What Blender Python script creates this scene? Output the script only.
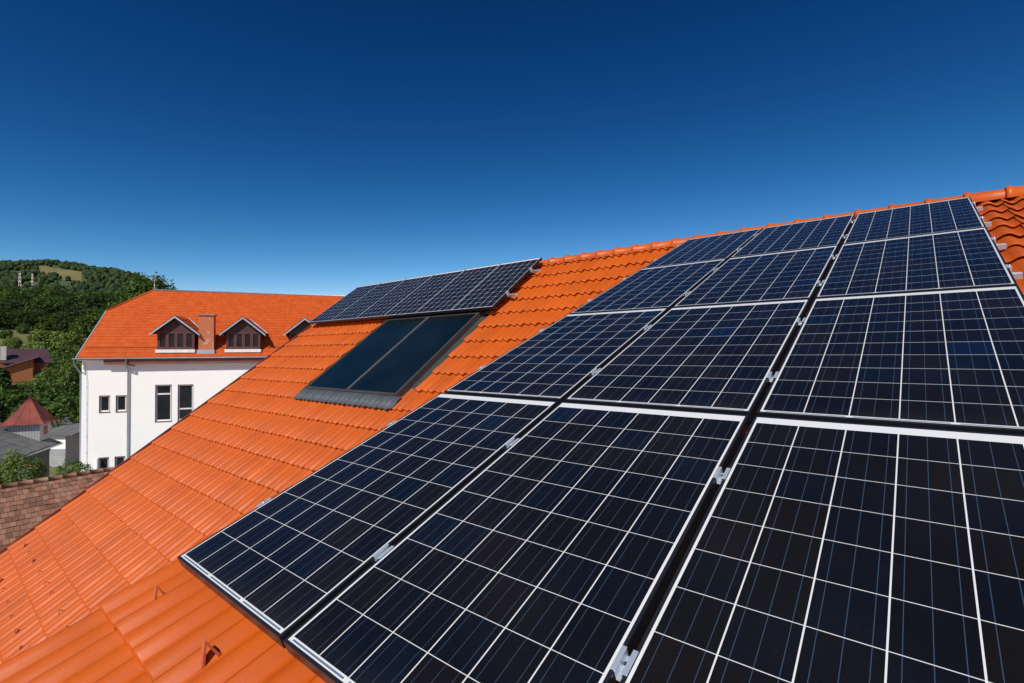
import bpy, bmesh, math, random
from mathutils import Vector, Matrix, noise
R = math.radians
scene = bpy.context.scene
for _o in list(bpy.data.objects):
    bpy.data.objects.remove(_o)

# ------------------------------------------------------------------ camera
EYE = Vector((2.5832, -0.7554, 10.0))
RIGHT = Vector((0.767942, 0.640482, -0.0070)).normalized()
FWD = Vector((-0.640252, 0.767891, 0.020511)).normalized()
UP = RIGHT.cross(FWD).normalized()
cam_data = bpy.data.cameras.new("camera")
cam = bpy.data.objects.new("camera", cam_data)
scene.collection.objects.link(cam)
cam.matrix_world = Matrix(((RIGHT.x, UP.x, -FWD.x, EYE.x), (RIGHT.y, UP.y, -FWD.y, EYE.y),
                           (RIGHT.z, UP.z, -FWD.z, EYE.z), (0, 0, 0, 1)))
cam_data.sensor_width = 36.0
cam_data.lens = 17.29
cam_data.clip_start = 0.05
cam_data.clip_end = 8000
scene.camera = cam

# ------------------------------------------------------------------ sky, sun, exposure
SUN_AZ, SUN_EL = -68.0, 46.0           # azimuth counter-clockwise from +X
sdir = Vector((math.cos(R(SUN_EL)) * math.cos(R(SUN_AZ)), math.cos(R(SUN_EL)) * math.sin(R(SUN_AZ)), math.sin(R(SUN_EL))))
world = bpy.data.worlds.new("World")
scene.world = world
world.use_nodes = True
wn, wl = world.node_tree.nodes, world.node_tree.links
wn.clear()
w_out = wn.new("ShaderNodeOutputWorld")
w_bg = wn.new("ShaderNodeBackground")
sky = wn.new("ShaderNodeTexSky")
sky.sky_type = 'NISHITA'
sky.sun_disc = False
sky.sun_elevation = R(SUN_EL)
sky.sun_rotation = R(90.0 - SUN_AZ)
sky.altitude = 2500
sky.air_density = 1.0
sky.dust_density = 0.0
sky.ozone_density = 4.0
# the photograph's deep polarised sky: per-channel contrast on the physical sky
w_sep, w_com = wn.new("ShaderNodeSeparateColor"), wn.new("ShaderNodeCombineColor")
for _i, (_g, _a) in enumerate(((3.15, 29.0), (1.95, 3.75), (1.58, 2.0))):
    _m0, _m1, _m2 = [wn.new("ShaderNodeMath") for _ in range(3)]
    _m0.operation, _m1.operation, _m2.operation = 'MULTIPLY', 'POWER', 'MULTIPLY'
    _m0.inputs[1].default_value = 0.085
    _m1.inputs[1].default_value = _g
    _m2.inputs[1].default_value = _a / 0.085
    wl.new(w_sep.outputs[_i], _m0.inputs[0])
    wl.new(_m0.outputs[0], _m1.inputs[0])
    wl.new(_m1.outputs[0], _m2.inputs[0])
    wl.new(_m2.outputs[0], w_com.inputs[_i])
w_bg.inputs["Strength"].default_value = 0.08
wl.new(sky.outputs[0], w_sep.inputs[0])
wl.new(w_com.outputs[0], w_bg.inputs[0])
wl.new(w_bg.outputs[0], w_out.inputs[0])
sun_data = bpy.data.lights.new("sun", 'SUN')
sun_data.energy = 4.6
sun_data.angle = R(0.53)
sun_data.color = (1.0, 0.95, 0.87)
sun = bpy.data.objects.new("sun", sun_data)
scene.collection.objects.link(sun)
sun.rotation_euler = sdir.to_track_quat('Z', 'Y').to_euler()
sun.location = (0, -20, 40)
scene.view_settings.view_transform = 'Standard'
scene.view_settings.look = 'None'
scene.view_settings.exposure = 0.0
scene.view_settings.gamma = 1.0
scene.view_settings.use_curve_mapping = False

# ------------------------------------------------------------------ helpers
rng = random.Random(7)
COL = scene.collection


class MB:
    """collects faces; build() links them as ONE mesh object"""
    def __init__(self):
        self.v, self.f, self.m, self.s, self.uv = [], [], [], [], []

    def add(self, verts, faces, mat=0, smooth=False, uvs=None):
        b = len(self.v)
        self.v += [tuple(p) for p in verts]
        for f in faces:
            self.f.append(tuple(i + b for i in f))
            self.m.append(mat)
            self.s.append(smooth)
            self.uv.append([uvs[i] for i in f] if uvs else None)
        return self

    def hexa(self, p, mat=0):
        """eight corners: bottom 0-3 counter-clockwise seen from above, top 4-7"""
        return self.add(p, [(3, 2, 1, 0), (4, 5, 6, 7), (0, 1, 5, 4), (1, 2, 6, 5), (2, 3, 7, 6), (3, 0, 4, 7)], mat)

    def box(self, a, b, mat=0, fr=None):
        x0, y0, z0 = a
        x1, y1, z1 = b
        p = [(x0, y0, z0), (x1, y0, z0), (x1, y1, z0), (x0, y1, z0), (x0, y0, z1), (x1, y0, z1), (x1, y1, z1), (x0, y1, z1)]
        if fr:
            p = [fr(*q) for q in p]
        return self.hexa(p, mat)

    def tube(self, pts, r, n=8, mat=0, cap=True, r1=None):
        pts = [Vector(p) for p in pts]
        rings = []
        for i, p in enumerate(pts):
            if i == 0: d = pts[1] - p
            elif i == len(pts) - 1: d = p - pts[i - 1]
            else: d = (pts[i + 1] - p).normalized() + (p - pts[i - 1]).normalized()
            d.normalize()
            a = Vector((0, 0, 1)) if abs(d.z) < 0.9 else Vector((1, 0, 0))
            e1 = d.cross(a).normalized()
            e2 = d.cross(e1)
            t = i / (len(pts) - 1)
            rr = r if r1 is None else r + (r1 - r) * t
            rings.append([p + (e1 * math.cos(2 * math.pi * k / n) + e2 * math.sin(2 * math.pi * k / n)) * rr for k in range(n)])
        vs = [q for ring in rings for q in ring]
        fs = []
        for i in range(len(pts) - 1):
            for k in range(n):
                k2 = (k + 1) % n
                fs.append((i * n + k, i * n + k2, (i + 1) * n + k2, (i + 1) * n + k))
        self.add(vs, fs, mat, True)
        if cap:
            b = len(self.v) - len(vs)
            for ring, rev in ((0, False), (len(pts) - 1, True)):
                idx = [b + ring * n + k for k in range(n)]
                self.f.append(tuple(reversed(idx)) if rev else tuple(idx))
                self.m.append(mat); self.s.append(False); self.uv.append(None)
        return self

    def build(self, name, mats, parent=None, bevel=0.0):
        me = bpy.data.meshes.new(name)
        me.from_pydata(self.v, [], self.f)
        if not isinstance(mats, (list, tuple)): mats = [mats]
        for m in mats: me.materials.append(m)
        me.polygons.foreach_set("material_index", self.m)
        me.polygons.foreach_set("use_smooth", self.s)
        if any(u is not None for u in self.uv):
            ul = me.uv_layers.new(name="UVMap")
            k = 0
            for f, u in zip(self.f, self.uv):
                for j in range(len(f)):
                    if u is not None: ul.data[k].uv = u[j]
                    k += 1
        me.update()
        o = bpy.data.objects.new(name, me)
        COL.objects.link(o)
        if parent is not None:
            o.parent = parent
            # meshes are written in world space; bring them into the parent's space
            me.transform(world_of(parent).inverted())
        if bevel > 0:
            md = o.modifiers.new("bevel", 'BEVEL')
            md.width = bevel; md.segments = 2; md.limit_method = 'ANGLE'; md.angle_limit = R(40)
        return o


def world_of(o):
    m = o.matrix_basis.copy() if o.parent is None else world_of(o.parent) @ o.matrix_basis
    return m


def empty(name, label, cat, mat=None, group=None):
    o = bpy.data.objects.new(name, None)
    o.empty_display_size = 0.2
    COL.objects.link(o)
    if mat is not None:
        o.matrix_basis = mat if isinstance(mat, Matrix) else Matrix.Translation(mat)
    return tag(o, label, cat, group)


def tag(o, label=None, cat=None, group=None, kind=None):
    if label: o["label"] = label
    if cat: o["category"] = cat
    if group: o["group"] = group
    if kind: o["kind"] = kind
    return o


def copy_tree(o, parent=None):
    c = o.copy()
    COL.objects.link(c)
    if parent is not None: c.parent = parent
    for ch in list(o.children):
        copy_tree(ch, c)
    return c


# ------------------------------------------------------------------ materials
class NT:
    def __init__(self, name):
        self.mat = bpy.data.materials.new(name)
        self.mat.use_nodes = True
        self.t = self.mat.node_tree
        self.bsdf = self.t.nodes["Principled BSDF"]

    def n(self, typ, **kw):
        nd = self.t.nodes.new(typ)
        for k, v in kw.items():
            setattr(nd, k, v)
        return nd

    def l(self, a, b):
        self.t.links.new(a, b)

    def math(self, op, a, b=None, clamp=False):
        nd = self.n("ShaderNodeMath", operation=op)
        nd.use_clamp = clamp
        for i, q in enumerate((a, b)):
            if q is None: continue
            if isinstance(q, (int, float)): nd.inputs[i].default_value = q
            else: self.l(q, nd.inputs[i])
        return nd.outputs[0]

    def mix(self, fac, a, b):
        nd = self.n("ShaderNodeMix", data_type='RGBA')
        for i, q in ((0, fac), (6, a), (7, b)):
            if isinstance(q, (int, float)): nd.inputs[i].default_value = q
            elif isinstance(q, tuple): nd.inputs[i].default_value = (*q[:3], 1)
            else: self.l(q, nd.inputs[i])
        return nd.outputs[2]

    def noise(self, scale, detail=4, vec=None, rough=0.55):
        nd = self.n("ShaderNodeTexNoise")
        nd.inputs["Scale"].default_value = scale
        nd.inputs["Detail"].default_value = detail
        nd.inputs["Roughness"].default_value = rough
        if vec is not None: self.l(vec, nd.inputs["Vector"])
        return nd.outputs[0]

    def ramp(self, fac, stops):
        nd = self.n("ShaderNodeValToRGB")
        cr = nd.color_ramp
        while len(cr.elements) < len(stops): cr.elements.new(0.5)
        for e, (p, c) in zip(cr.elements, stops):
            e.position = p
            e.color = (*c[:3], 1) if isinstance(c, tuple) else (c, c, c, 1)
        self.l(fac, nd.inputs[0])
        return nd.outputs[0]

    def coord(self, kind="Object"):
        return self.n("ShaderNodeTexCoord").outputs[kind]

    def bump(self, height, strength=0.3, dist=0.01):
        nd = self.n("ShaderNodeBump")
        nd.inputs["Strength"].default_value = strength
        nd.inputs["Distance"].default_value = dist
        self.l(height, nd.inputs["Height"])
        self.l(nd.outputs[0], self.bsdf.inputs["Normal"])

    def color(self, c):
        if isinstance(c, tuple): self.bsdf.inputs["Base Color"].default_value = (*c[:3], 1)
        else: self.l(c, self.bsdf.inputs["Base Color"])

    def set(self, **kw):
        for k, v in kw.items():
            s = self.bsdf.inputs[k.replace("_", " ")]
            if isinstance(v, (int, float)): s.default_value = v
            else: self.l(v, s)
        return self


def plain(name, c, rough=0.6, metal=0.0, var=0.12, scale=3.0, bump=0.0):
    """a colour with soft wear in it"""
    t = NT(name)
    nz = t.noise(scale, 5, t.coord())
    a = tuple(x * (1 - var) for x in c)
    b = tuple(min(1, x * (1 + var)) for x in c)
    t.color(t.ramp(nz, [(0.3, a), (0.7, b)]))
    t.set(Roughness=rough, Metallic=metal)
    if bump: t.bump(t.noise(scale * 12, 4, t.coord()), bump, 0.01)
    return t.mat


def tile_material(name, base, dark, light, r0=0.40, r1=0.55, spec=0.30):
    t = NT(name)
    uv = t.coord("UV")
    fl = t.n("ShaderNodeVectorMath", operation='FLOOR')
    t.l(uv, fl.inputs[0])
    wn_ = t.n("ShaderNodeTexWhiteNoise", noise_dimensions='2D')
    t.l(fl.outputs[0], wn_.inputs["Vector"])
    c1 = t.ramp(wn_.outputs["Value"], [(0.0, dark), (0.35, base), (0.7, base), (1.0, light)])
    nz = t.noise(2.2, 6, t.coord(), 0.65)
    c2 = t.mix(t.ramp(nz, [(0.42, 0.0), (0.72, 0.5)]), c1, tuple(x * 0.78 for x in dark))
    fine = t.noise(160, 3, t.coord())
    c3 = t.mix(t.ramp(fine, [(0.62, 0.0), (0.78, 0.35)]), c2, tuple(min(1, x * 1.15 + 0.01) for x in light))
    t.color(c3)
    t.set(Roughness=t.ramp(nz, [(0.3, r0), (0.75, r1)]))
    t.bsdf.inputs['Specular IOR Level'].default_value = spec
    t.bump(fine, 0.12, 0.003)
    return t.mat


M = {}
M['tile'] = tile_material("orange_clay_tile", (0.48, 0.085, 0.005), (0.43, 0.074, 0.004), (0.51, 0.094, 0.006))
M['tile_far'] = tile_material("orange_flat_tile", (0.50, 0.082, 0.011), (0.44, 0.070, 0.009), (0.53, 0.092, 0.013), 0.6, 0.75, 0.15)
M['verge'] = plain("red_brown_verge_metal", (0.22, 0.045, 0.022), 0.45)
M['hook'] = plain("terracotta_painted_steel", (0.50, 0.13, 0.055), 0.45)
M['frame'] = plain("black_anodised_frame", (0.012, 0.013, 0.016), 0.35, 0.0)
M['alu'] = plain("bare_aluminium", (0.60, 0.68, 0.76), 0.38, 0.6, 0.06, 12)  # bluish base colour paints in the sky's reflection on the metal
M['bolt'] = plain("stainless_bolt", (0.72, 0.68, 0.6), 0.25, 1.0)
M['white_wall'] = plain("white_render", (0.87, 0.87, 0.835), 0.9, 0, 0.018, 0.7, 0.1)
M['grey_metal'] = plain("galvanised_sheet", (0.42, 0.45, 0.48), 0.4, 0.6, 0.12, 2)
M['zinc'] = plain("pale_zinc_sheet", (0.36, 0.41, 0.47), 0.5, 0.2, 0.1, 2)
M['lead'] = plain("dark_lead_flashing", (0.048, 0.046, 0.046), 0.6, 0.1, 0.18, 4)
M['collector_frame'] = plain("brown_grey_collector_frame", (0.075, 0.062, 0.058), 0.45, 0.3, 0.1, 4)
M['white_metal'] = plain("white_flashing", (0.75, 0.75, 0.73), 0.5, 0.0, 0.12, 3)
M['window_frame'] = plain("white_window_frame", (0.72, 0.72, 0.72), 0.4)
M['brown_sill'] = plain("brown_reveal", (0.16, 0.085, 0.055), 0.6)


def board_material(name, c, pitch, axis='X'):
    t = NT(name)
    sx = t.n("ShaderNodeSeparateXYZ")
    t.l(t.coord("UV"), sx.inputs[0])
    fr = t.math('FRACT', t.math('DIVIDE', sx.outputs[axis], pitch))
    gap = t.math('LESS_THAN', fr, 0.12)
    nz = t.noise(3.0, 4, t.coord())
    cc = t.ramp(nz, [(0.3, tuple(x * 0.85 for x in c)), (0.7, tuple(x * 1.15 for x in c))])
    t.color(t.mix(gap, cc, tuple(x * 0.35 for x in c)))
    t.set(Roughness=0.65)
    return t.mat


M['brown_boards'] = board_material("brown_stained_boards", (0.066, 0.024, 0.019), 0.11)
M['grey_boards'] = board_material("weathered_grey_boards", (0.30, 0.305, 0.315), 0.16)
M['dark_boards'] = plain("dark_weathered_timber", (0.05, 0.055, 0.06), 0.8, 0, 0.3, 2)
M['fascia'] = plain("brown_fascia_timber", (0.17, 0.055, 0.04), 0.6, 0, 0.2, 1.5)


def glass_material(name, c, rough=0.08, spec=0.5):
    t = NT(name)
    nz = t.noise(1.2, 3, t.coord())
    t.color(t.ramp(nz, [(0.3, tuple(x * 0.6 for x in c)), (0.7, tuple(x * 1.4 for x in c))]))
    t.set(Roughness=rough)
    t.bsdf.inputs["Specular IOR Level"].default_value = spec
    return t.mat


M['glass'] = glass_material("window_glass", (0.016, 0.020, 0.022), 0.08, 0.22)
M['attic_glass'] = glass_material("attic_window_glass", (0.016, 0.019, 0.022), 0.15, 0.06)
M['collector_glass'] = glass_material("collector_absorber_glass", (0.004, 0.010, 0.013), 0.2, 0.36)


def brick_material(name, a, b, mortar, scale):
    t = NT(name)
    br = t.n("ShaderNodeTexBrick")
    br.inputs["Scale"].default_value = scale
    br.inputs["Color1"].default_value = (*a, 1)
    br.inputs["Color2"].default_value = (*b, 1)
    br.inputs["Mortar"].default_value = (*mortar, 1)
    br.inputs["Mortar Size"].default_value = 0.012
    t.l(t.coord("UV"), br.inputs["Vector"])
    nz = t.noise(2.5, 5, t.coord())
    t.color(t.mix(t.ramp(nz, [(0.58, 0.0), (0.75, 0.6)]), br.outputs["Color"], (0.6, 0.5, 0.45)))
    t.set(Roughness=0.9)
    return t.mat


M['brick'] = brick_material("red_chimney_brick", (0.44, 0.115, 0.042), (0.50, 0.15, 0.062), (0.44, 0.23, 0.14), 4.0)


def island_material(name, stops, rough=0.7, spec=0.3, trans=False):
    """colour picked per loose piece (leaf, roof tile, far crown)"""
    t = NT(name)
    g = t.n("ShaderNodeNewGeometry")
    c = t.ramp(g.outputs["Random Per Island"], stops)
    t.color(c)
    t.set(Roughness=rough)
    t.bsdf.inputs["Specular IOR Level"].default_value = spec
    if trans:
        tr = t.n("ShaderNodeBsdfTranslucent")
        t.l(c, tr.inputs[0])
        mx = t.n("ShaderNodeMixShader")
        mx.inputs[0].default_value = 0.3
        t.l(t.bsdf.outputs[0], mx.inputs[1])
        t.l(tr.outputs[0], mx.inputs[2])
        t.l(mx.outputs[0], t.t.nodes["Material Output"].inputs["Surface"])
    return t.mat


M['leaf'] = island_material("green_leaves", [(0, (0.028, 0.060, 0.009)), (0.5, (0.055, 0.110, 0.014)), (1, (0.105, 0.170, 0.024))], 0.6, 0.3, True)
M['leaf_dark'] = island_material("dark_green_leaves", [(0, (0.014, 0.034, 0.008)), (0.6, (0.030, 0.064, 0.012)), (1, (0.055, 0.100, 0.016))], 0.6, 0.3, True)
M['leaf_light'] = island_material("light_green_leaves", [(0, (0.06, 0.105, 0.013)), (0.5, (0.11, 0.175, 0.022)), (1, (0.17, 0.24, 0.036))], 0.6, 0.3, True)
M['forest'] = island_material("far_forest_crowns", [(0, (0.015, 0.036, 0.015)), (0.6, (0.028, 0.056, 0.020)), (1, (0.050, 0.078, 0.027))], 0.9, 0.1)
M['old_tile'] = island_material("weathered_brown_plain_tiles", [(0, (0.15, 0.078, 0.052)), (0.3, (0.22, 0.112, 0.074)), (0.65, (0.27, 0.138, 0.09)), (0.88, (0.31, 0.18, 0.125)), (1, (0.29, 0.105, 0.062))], 0.85, 0.2)
M['bark'] = plain("bark", (0.06, 0.045, 0.032), 0.9, 0, 0.3, 4)


def ground_material(name, a, b, c, s1, s2):
    t = NT(name)
    n1 = t.noise(s1, 6, t.coord(), 0.65)
    n2 = t.noise(s2, 6, t.coord(), 0.65)
    t.color(t.mix(t.ramp(n2, [(0.4, 0.0), (0.65, 1.0)]), t.ramp(n1, [(0.35, a), (0.65, b)]), c))
    t.set(Roughness=0.95)
    return t.mat


M['ground'] = ground_material("grass_and_scrub", (0.05, 0.075, 0.015), (0.10, 0.115, 0.026), (0.15, 0.135, 0.045), 0.06, 0.02)
M['yard'] = ground_material("gravel_yard", (0.20, 0.18, 0.15), (0.28, 0.26, 0.22), (0.10, 0.12, 0.05), 0.8, 0.25)
M['field'] = ground_material("dry_hill_field", (0.15, 0.125, 0.042), (0.20, 0.155, 0.06), (0.11, 0.115, 0.035), 0.01, 0.03)
M['hill_ground'] = ground_material("hill_undergrowth", (0.022, 0.045, 0.016), (0.045, 0.075, 0.022), (0.06, 0.08, 0.028), 0.008, 0.02)


# solar cells: white grid, three bus bars per cell, per-cell tint, all from the panel's own metre UVs
def cell_material(name, mono=False):
    t = NT(name)
    uv = t.coord("UV")
    sx = t.n("ShaderNodeSeparateXYZ")
    t.l(uv, sx.inputs[0])
    X, Y = sx.outputs[0], sx.outputs[1]
    P = 0.1587
    cx = t.math('DIVIDE', t.math('SUBTRACT', X, 0.0069), P)
    cy = t.math('DIVIDE', t.math('SUBTRACT', Y, 0.0155), 0.1622)
    fx, fy = t.math('FRACT', cx), t.math('FRACT', cy)
    ex = t.math('ABSOLUTE', t.math('SUBTRACT', fx, 0.5))
    ey = t.math('ABSOLUTE', t.math('SUBTRACT', fy, 0.5))
    inx = t.math('LESS_THAN', ex, 0.5 - 0.0130)
    iny = t.math('LESS_THAN', ey, 0.5 - 0.0070)
    r1 = t.math('MULTIPLY', t.math('GREATER_THAN', cx, 0.0), t.math('LESS_THAN', cx, 6.0))
    r2 = t.math('MULTIPLY', t.math('GREATER_THAN', cy, 0.0), t.math('LESS_THAN', cy, 10.0))
    cell = t.math('MULTIPLY', t.math('MULTIPLY', inx, iny), t.math('MULTIPLY', r1, r2))
    if mono:
        corner = t.math('LESS_THAN', t.math('ADD', ex, ey), 0.925)
        cell = t.math('MULTIPLY', cell, corner)
    # per-cell random
    oi = t.n("ShaderNodeObjectInfo")
    cb = t.n("ShaderNodeCombineXYZ")
    t.l(t.math('FLOOR', cx), cb.inputs[0]); t.l(t.math('FLOOR', cy), cb.inputs[1])
    t.l(t.math('MULTIPLY', oi.outputs["Random"], 91.0), cb.inputs[2])
    wn_ = t.n("ShaderNodeTexWhiteNoise", noise_dimensions='3D')
    t.l(cb.outputs[0], wn_.inputs["Vector"])
    if mono:
        ccol = t.ramp(wn_.outputs["Value"], [(0.0, (0.006, 0.008, 0.013)), (0.8, (0.009, 0.011, 0.018)), (1.0, (0.010, 0.014, 0.028))])
    else:
        ccol = t.ramp(wn_.outputs["Value"], [(0.0, (0.0075, 0.0062, 0.0055)), (0.3, (0.0062, 0.0058, 0.0062)), (0.6, (0.0050, 0.0054, 0.0072)),
                                             (0.9, (0.0046, 0.0058, 0.0096)), (0.955, (0.0042, 0.0068, 0.0125)), (0.975, (0.0042, 0.0105, 0.0270))])
        vo = t.n("ShaderNodeTexVoronoi")
        vo.inputs["Scale"].default_value = 140
        t.l(uv, vo.inputs["Vector"])
        gl = t.n("ShaderNodeSeparateXYZ"); t.l(vo.outputs["Color"], gl.inputs[0])
        gr = t.ramp(gl.outputs[0], [(0.0, 0.90), (1.0, 1.12)])
        mul = t.n("ShaderNodeMix", data_type='RGBA', blend_type='MULTIPLY')
        mul.inputs[0].default_value = 1.0
        t.l(ccol, mul.inputs[6]); t.l(gr, mul.inputs[7])
        ccol = mul.outputs[2]
    # fine finger lines are below a pixel; bus bars are not
    b3 = t.math('FRACT', t.math('MULTIPLY', fx, 3.0))
    bus = t.math('LESS_THAN', t.math('ABSOLUTE', t.math('SUBTRACT', b3, 0.5)), 0.0165)
    bus = t.math('MULTIPLY', bus, t.math('MULTIPLY', r1, r2))
    c_in = t.mix(t.math('MULTIPLY', bus, cell), ccol, (0.035, 0.062, 0.105))  # bus bar blue is a painted reflection of the sky
    # ribbon strips in the white border under every pair of cells
    pr = t.math('FRACT', t.math('DIVIDE', cx, 2.0))
    inpair = t.math('LESS_THAN', t.math('ABSOLUTE', t.math('SUBTRACT', pr, 0.5)), 0.46)
    lo = t.math('LESS_THAN', t.math('ABSOLUTE', t.math('SUBTRACT', Y, 0.0080)), 0.0030)
    strip = t.math('MULTIPLY', t.math('MULTIPLY', inpair, lo), r1)
    pr2 = t.math('FRACT', t.math('DIVIDE', t.math('ADD', cx, 1.0), 2.0))
    inp2 = t.math('LESS_THAN', t.math('ABSOLUTE', t.math('SUBTRACT', pr2, 0.5)), 0.46)
    hi = t.math('LESS_THAN', t.math('ABSOLUTE', t.math('SUBTRACT', Y, 1.660)), 0.0022)
    strip2 = t.math('MULTIPLY', t.math('MULTIPLY', inp2, hi), r1)
    back = t.mix(strip, (0.62, 0.63, 0.63), (0.10, 0.14, 0.22))
    back = t.mix(strip2, back, (0.60, 0.62, 0.65))
    col = t.mix(cell, back, c_in)
    dust = t.noise(1.7, 5, t.coord())
    low = t.ramp(Y, [(0.0, 0.035), (0.10, 0.0)])          # dust washed down to the lower edge
    film = t.math('ADD', t.ramp(dust, [(0.40, 0.0), (0.75, 0.014)]), t.math('MULTIPLY', low, dust))
    t.color(t.mix(film, col, (0.30, 0.28, 0.25)))
    t.set(Roughness=t.ramp(dust, [(0.3, 0.07), (0.7, 0.14)]))
    t.bsdf.inputs["IOR"].default_value = 1.45
    return t.mat


M['cells'] = cell_material("polycrystalline_cells")
M['cells_mono'] = cell_material("monocrystalline_cells", True)
M['backsheet'] = plain("white_backsheet", (0.6, 0.6, 0.6), 0.7)

# ------------------------------------------------------------------ frames of reference
# house: X along the ridge, Y up the slope (horizontal), Z up
RIDGE_Y, RIDGE_Z = 6.739, 11.625
P_MAIN, P_SHED = R(36.3), R(21.585)
SO = Vector((0, 0, 9.0883))                      # corner of the panel field, glass plane
SV = Vector((0, math.cos(P_SHED), math.sin(P_SHED)))
SN = Vector((0, -math.sin(P_SHED), math.cos(P_SHED)))
MV = Vector((0, -math.cos(P_MAIN), -math.sin(P_MAIN)))   # DOWN the main slope
MN = Vector((0, -math.sin(P_MAIN), math.cos(P_MAIN)))
RID = Vector((0, RIDGE_Y, RIDGE_Z))


def shed(u, v, n): return Vector((u, 0, 0)) + SO + SV * v + SN * n
def main(u, s, n): return Vector((u, 0, 0)) + RID + MV * s + MN * n


# background frame: xc to the right, zc ahead, metres, level
RH = Vector((RIGHT.x, RIGHT.y, 0)).normalized()
FH = Vector((FWD.x, FWD.y, 0)).normalized()
def bg(xc, zc, z): return Vector((EYE.x, EYE.y, 0)) + RH * xc + FH * zc + Vector((0, 0, z))


# ------------------------------------------------------------------ terrain
def lerp_table(tab, x):
    if x <= tab[0][0]: return tab[0][1]
    for (a, ya), (b, yb) in zip(tab, tab[1:]):
        if x <= b:
            t = (x - a) / (b - a)
            return ya + (yb - ya) * t
    return tab[-1][1]


H_PROF = [(0, 0), (44, 0), (70, 4.6), (110, 11.5), (150, 17.5), (260, 30), (500, 62), (700, 104), (900, 176), (960, 180), (1400, 150), (2500, 80)]
A_PROF = [(-3.2, 0.0), (-2.4, 0.6), (-1.5, 1.0), (-0.95, 1.0), (-0.77, 0.88), (-0.65, 0.60), (-0.45, 0.34), (-0.2, 0.0), (3.2, 0.0)]


def ground_h(xc, zc):
    r = math.hypot(xc, zc)
    th = math.atan2(xc, zc)
    g = lerp_table(A_PROF, math.tan(max(-1.2, min(1.2, th))) if abs(th) < 1.2 else (-2.6 - abs(th) * 0.1 if th < 0 else 3.0))
    d = zc if abs(th) < 1.0 else r * 0.54
    h = lerp_table(H_PROF, max(0, d)) * g
    if d > 250:
        p = Vector((xc * 0.004, zc * 0.004, 0))
        h += noise.noise(p) * 14 * min(1, (d - 250) / 400) * g
        h += noise.noise(p * 3) * 4 * min(1, (d - 250) / 400) * g
    elif d > 60:
        h += noise.noise(Vector((xc * 0.03, zc * 0.03, 3))) * 0.8 * g
    return h


def in_field(xc, zc):
    """the dry clearings high on the hill"""
    t = xc / zc
    y = zc + noise.noise(Vector((xc * 0.01, zc * 0.01, 5))) * 14
    if -0.965 < t < -0.872:
        lo = 822 - (t + 0.965) * 520
        hi = 868
        if t > -0.89: lo = 775
        if lo < y < hi: return True
    if -0.91 < t < -0.885 and 742 < y < 762: return True
    return False


g = MB()
radii = [0.0, 8, 14, 20, 26, 32, 38, 44, 50, 56, 62, 70, 78, 86, 95, 105, 116, 128, 142, 158, 176, 196, 220, 250, 285, 325, 370, 420, 480, 550, 620, 680]
r_ = 700.0
while r_ < 1500: radii.append(r_); r_ += 14
radii += [1600, 1800, 2100, 2500, 3000, 3600, 4500]
angs = [-math.pi + i * R(6) for i in range(0, 19)]          # coarse behind
a_ = R(-66)
while a_ < R(-24): angs.append(a_); a_ += R(0.45)
a_ = R(-24)
while a_ < R(174.1): angs.append(a_); a_ += R(6)
angs = sorted(set(round(a, 5) for a in angs))
na = len(angs)
verts, faces, fm = [], [], []
for r_ in radii[1:]:
    for a in angs:
        xc, zc = r_ * math.sin(a), r_ * math.cos(a)
        verts.append(bg(xc, zc, ground_h(xc, zc)))
verts.append(bg(0, 0, 0))
ctr = len(verts) - 1
mats_idx = []
for i in range(len(radii) - 2):
    for k in range(na):
        k2 = (k + 1) % na
        faces.append((i * na + k2, i * na + k, (i + 1) * na + k, (i + 1) * na + k2))
        rm = (radii[i + 1] + radii[i + 2]) / 2
        am = angs[k] + (0.5 * (angs[k2] - angs[k]) if k2 else R(3))
        xm, zm = rm * math.sin(am), rm * math.cos(am)
        if rm < 58: mi = 1
        elif zm > 300 and in_field(xm, zm): mi = 2
        elif rm > 300: mi = 3
        else: mi = 0
        mats_idx.append(mi)
for k in range(na):
    faces.append((ctr, k, (k + 1) % na)); mats_idx.append(1)
g.add(verts, faces, 0, True)
g.m = mats_idx
tag(g.build("ground", [M['ground'], M['yard'], M['field'], M['hill_ground']]), kind='structure')

# ------------------------------------------------------------------ the house we stand on
house = empty("house", "orange clay-tiled house carrying all the solar panels in the foreground", "house", Vector((-3, 3, 0)))
TW, TL = 0.27, 0.40


T_CTRL = [(0.0, 1.0), (0.05, 1.0), (0.21, 0.16), (0.245, 0.05), (0.32, 0.12), (0.47, 0.80), (0.56, 0.97), (0.65, 0.86), (0.79, 0.22), (0.86, 0.14), (1.0, 0.70)]
def tile_profile(x):
    """flat bright lap strip, crease, soft roll, flank rising to the next lap"""
    for (a, ya), (b, yb) in zip(T_CTRL, T_CTRL[1:]):
        if x <= b + 1e-9:
            t = (x - a) / (b - a)
            if a > 0.25: t = t * t * (3 - 2 * t) * 0.5 + t * 0.5
            return ya + (yb - ya) * t
    return 0.7
T_X = [0.0, 0.05, 0.13, 0.21, 0.245, 0.28, 0.33, 0.40, 0.47, 0.52, 0.56, 0.60, 0.65, 0.72, 0.79, 0.86, 0.93, 1.0]
T_XLO = [0.0, 0.05, 0.22, 0.26, 0.36, 0.47, 0.56, 0.66, 0.79, 0.88, 1.0]


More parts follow.
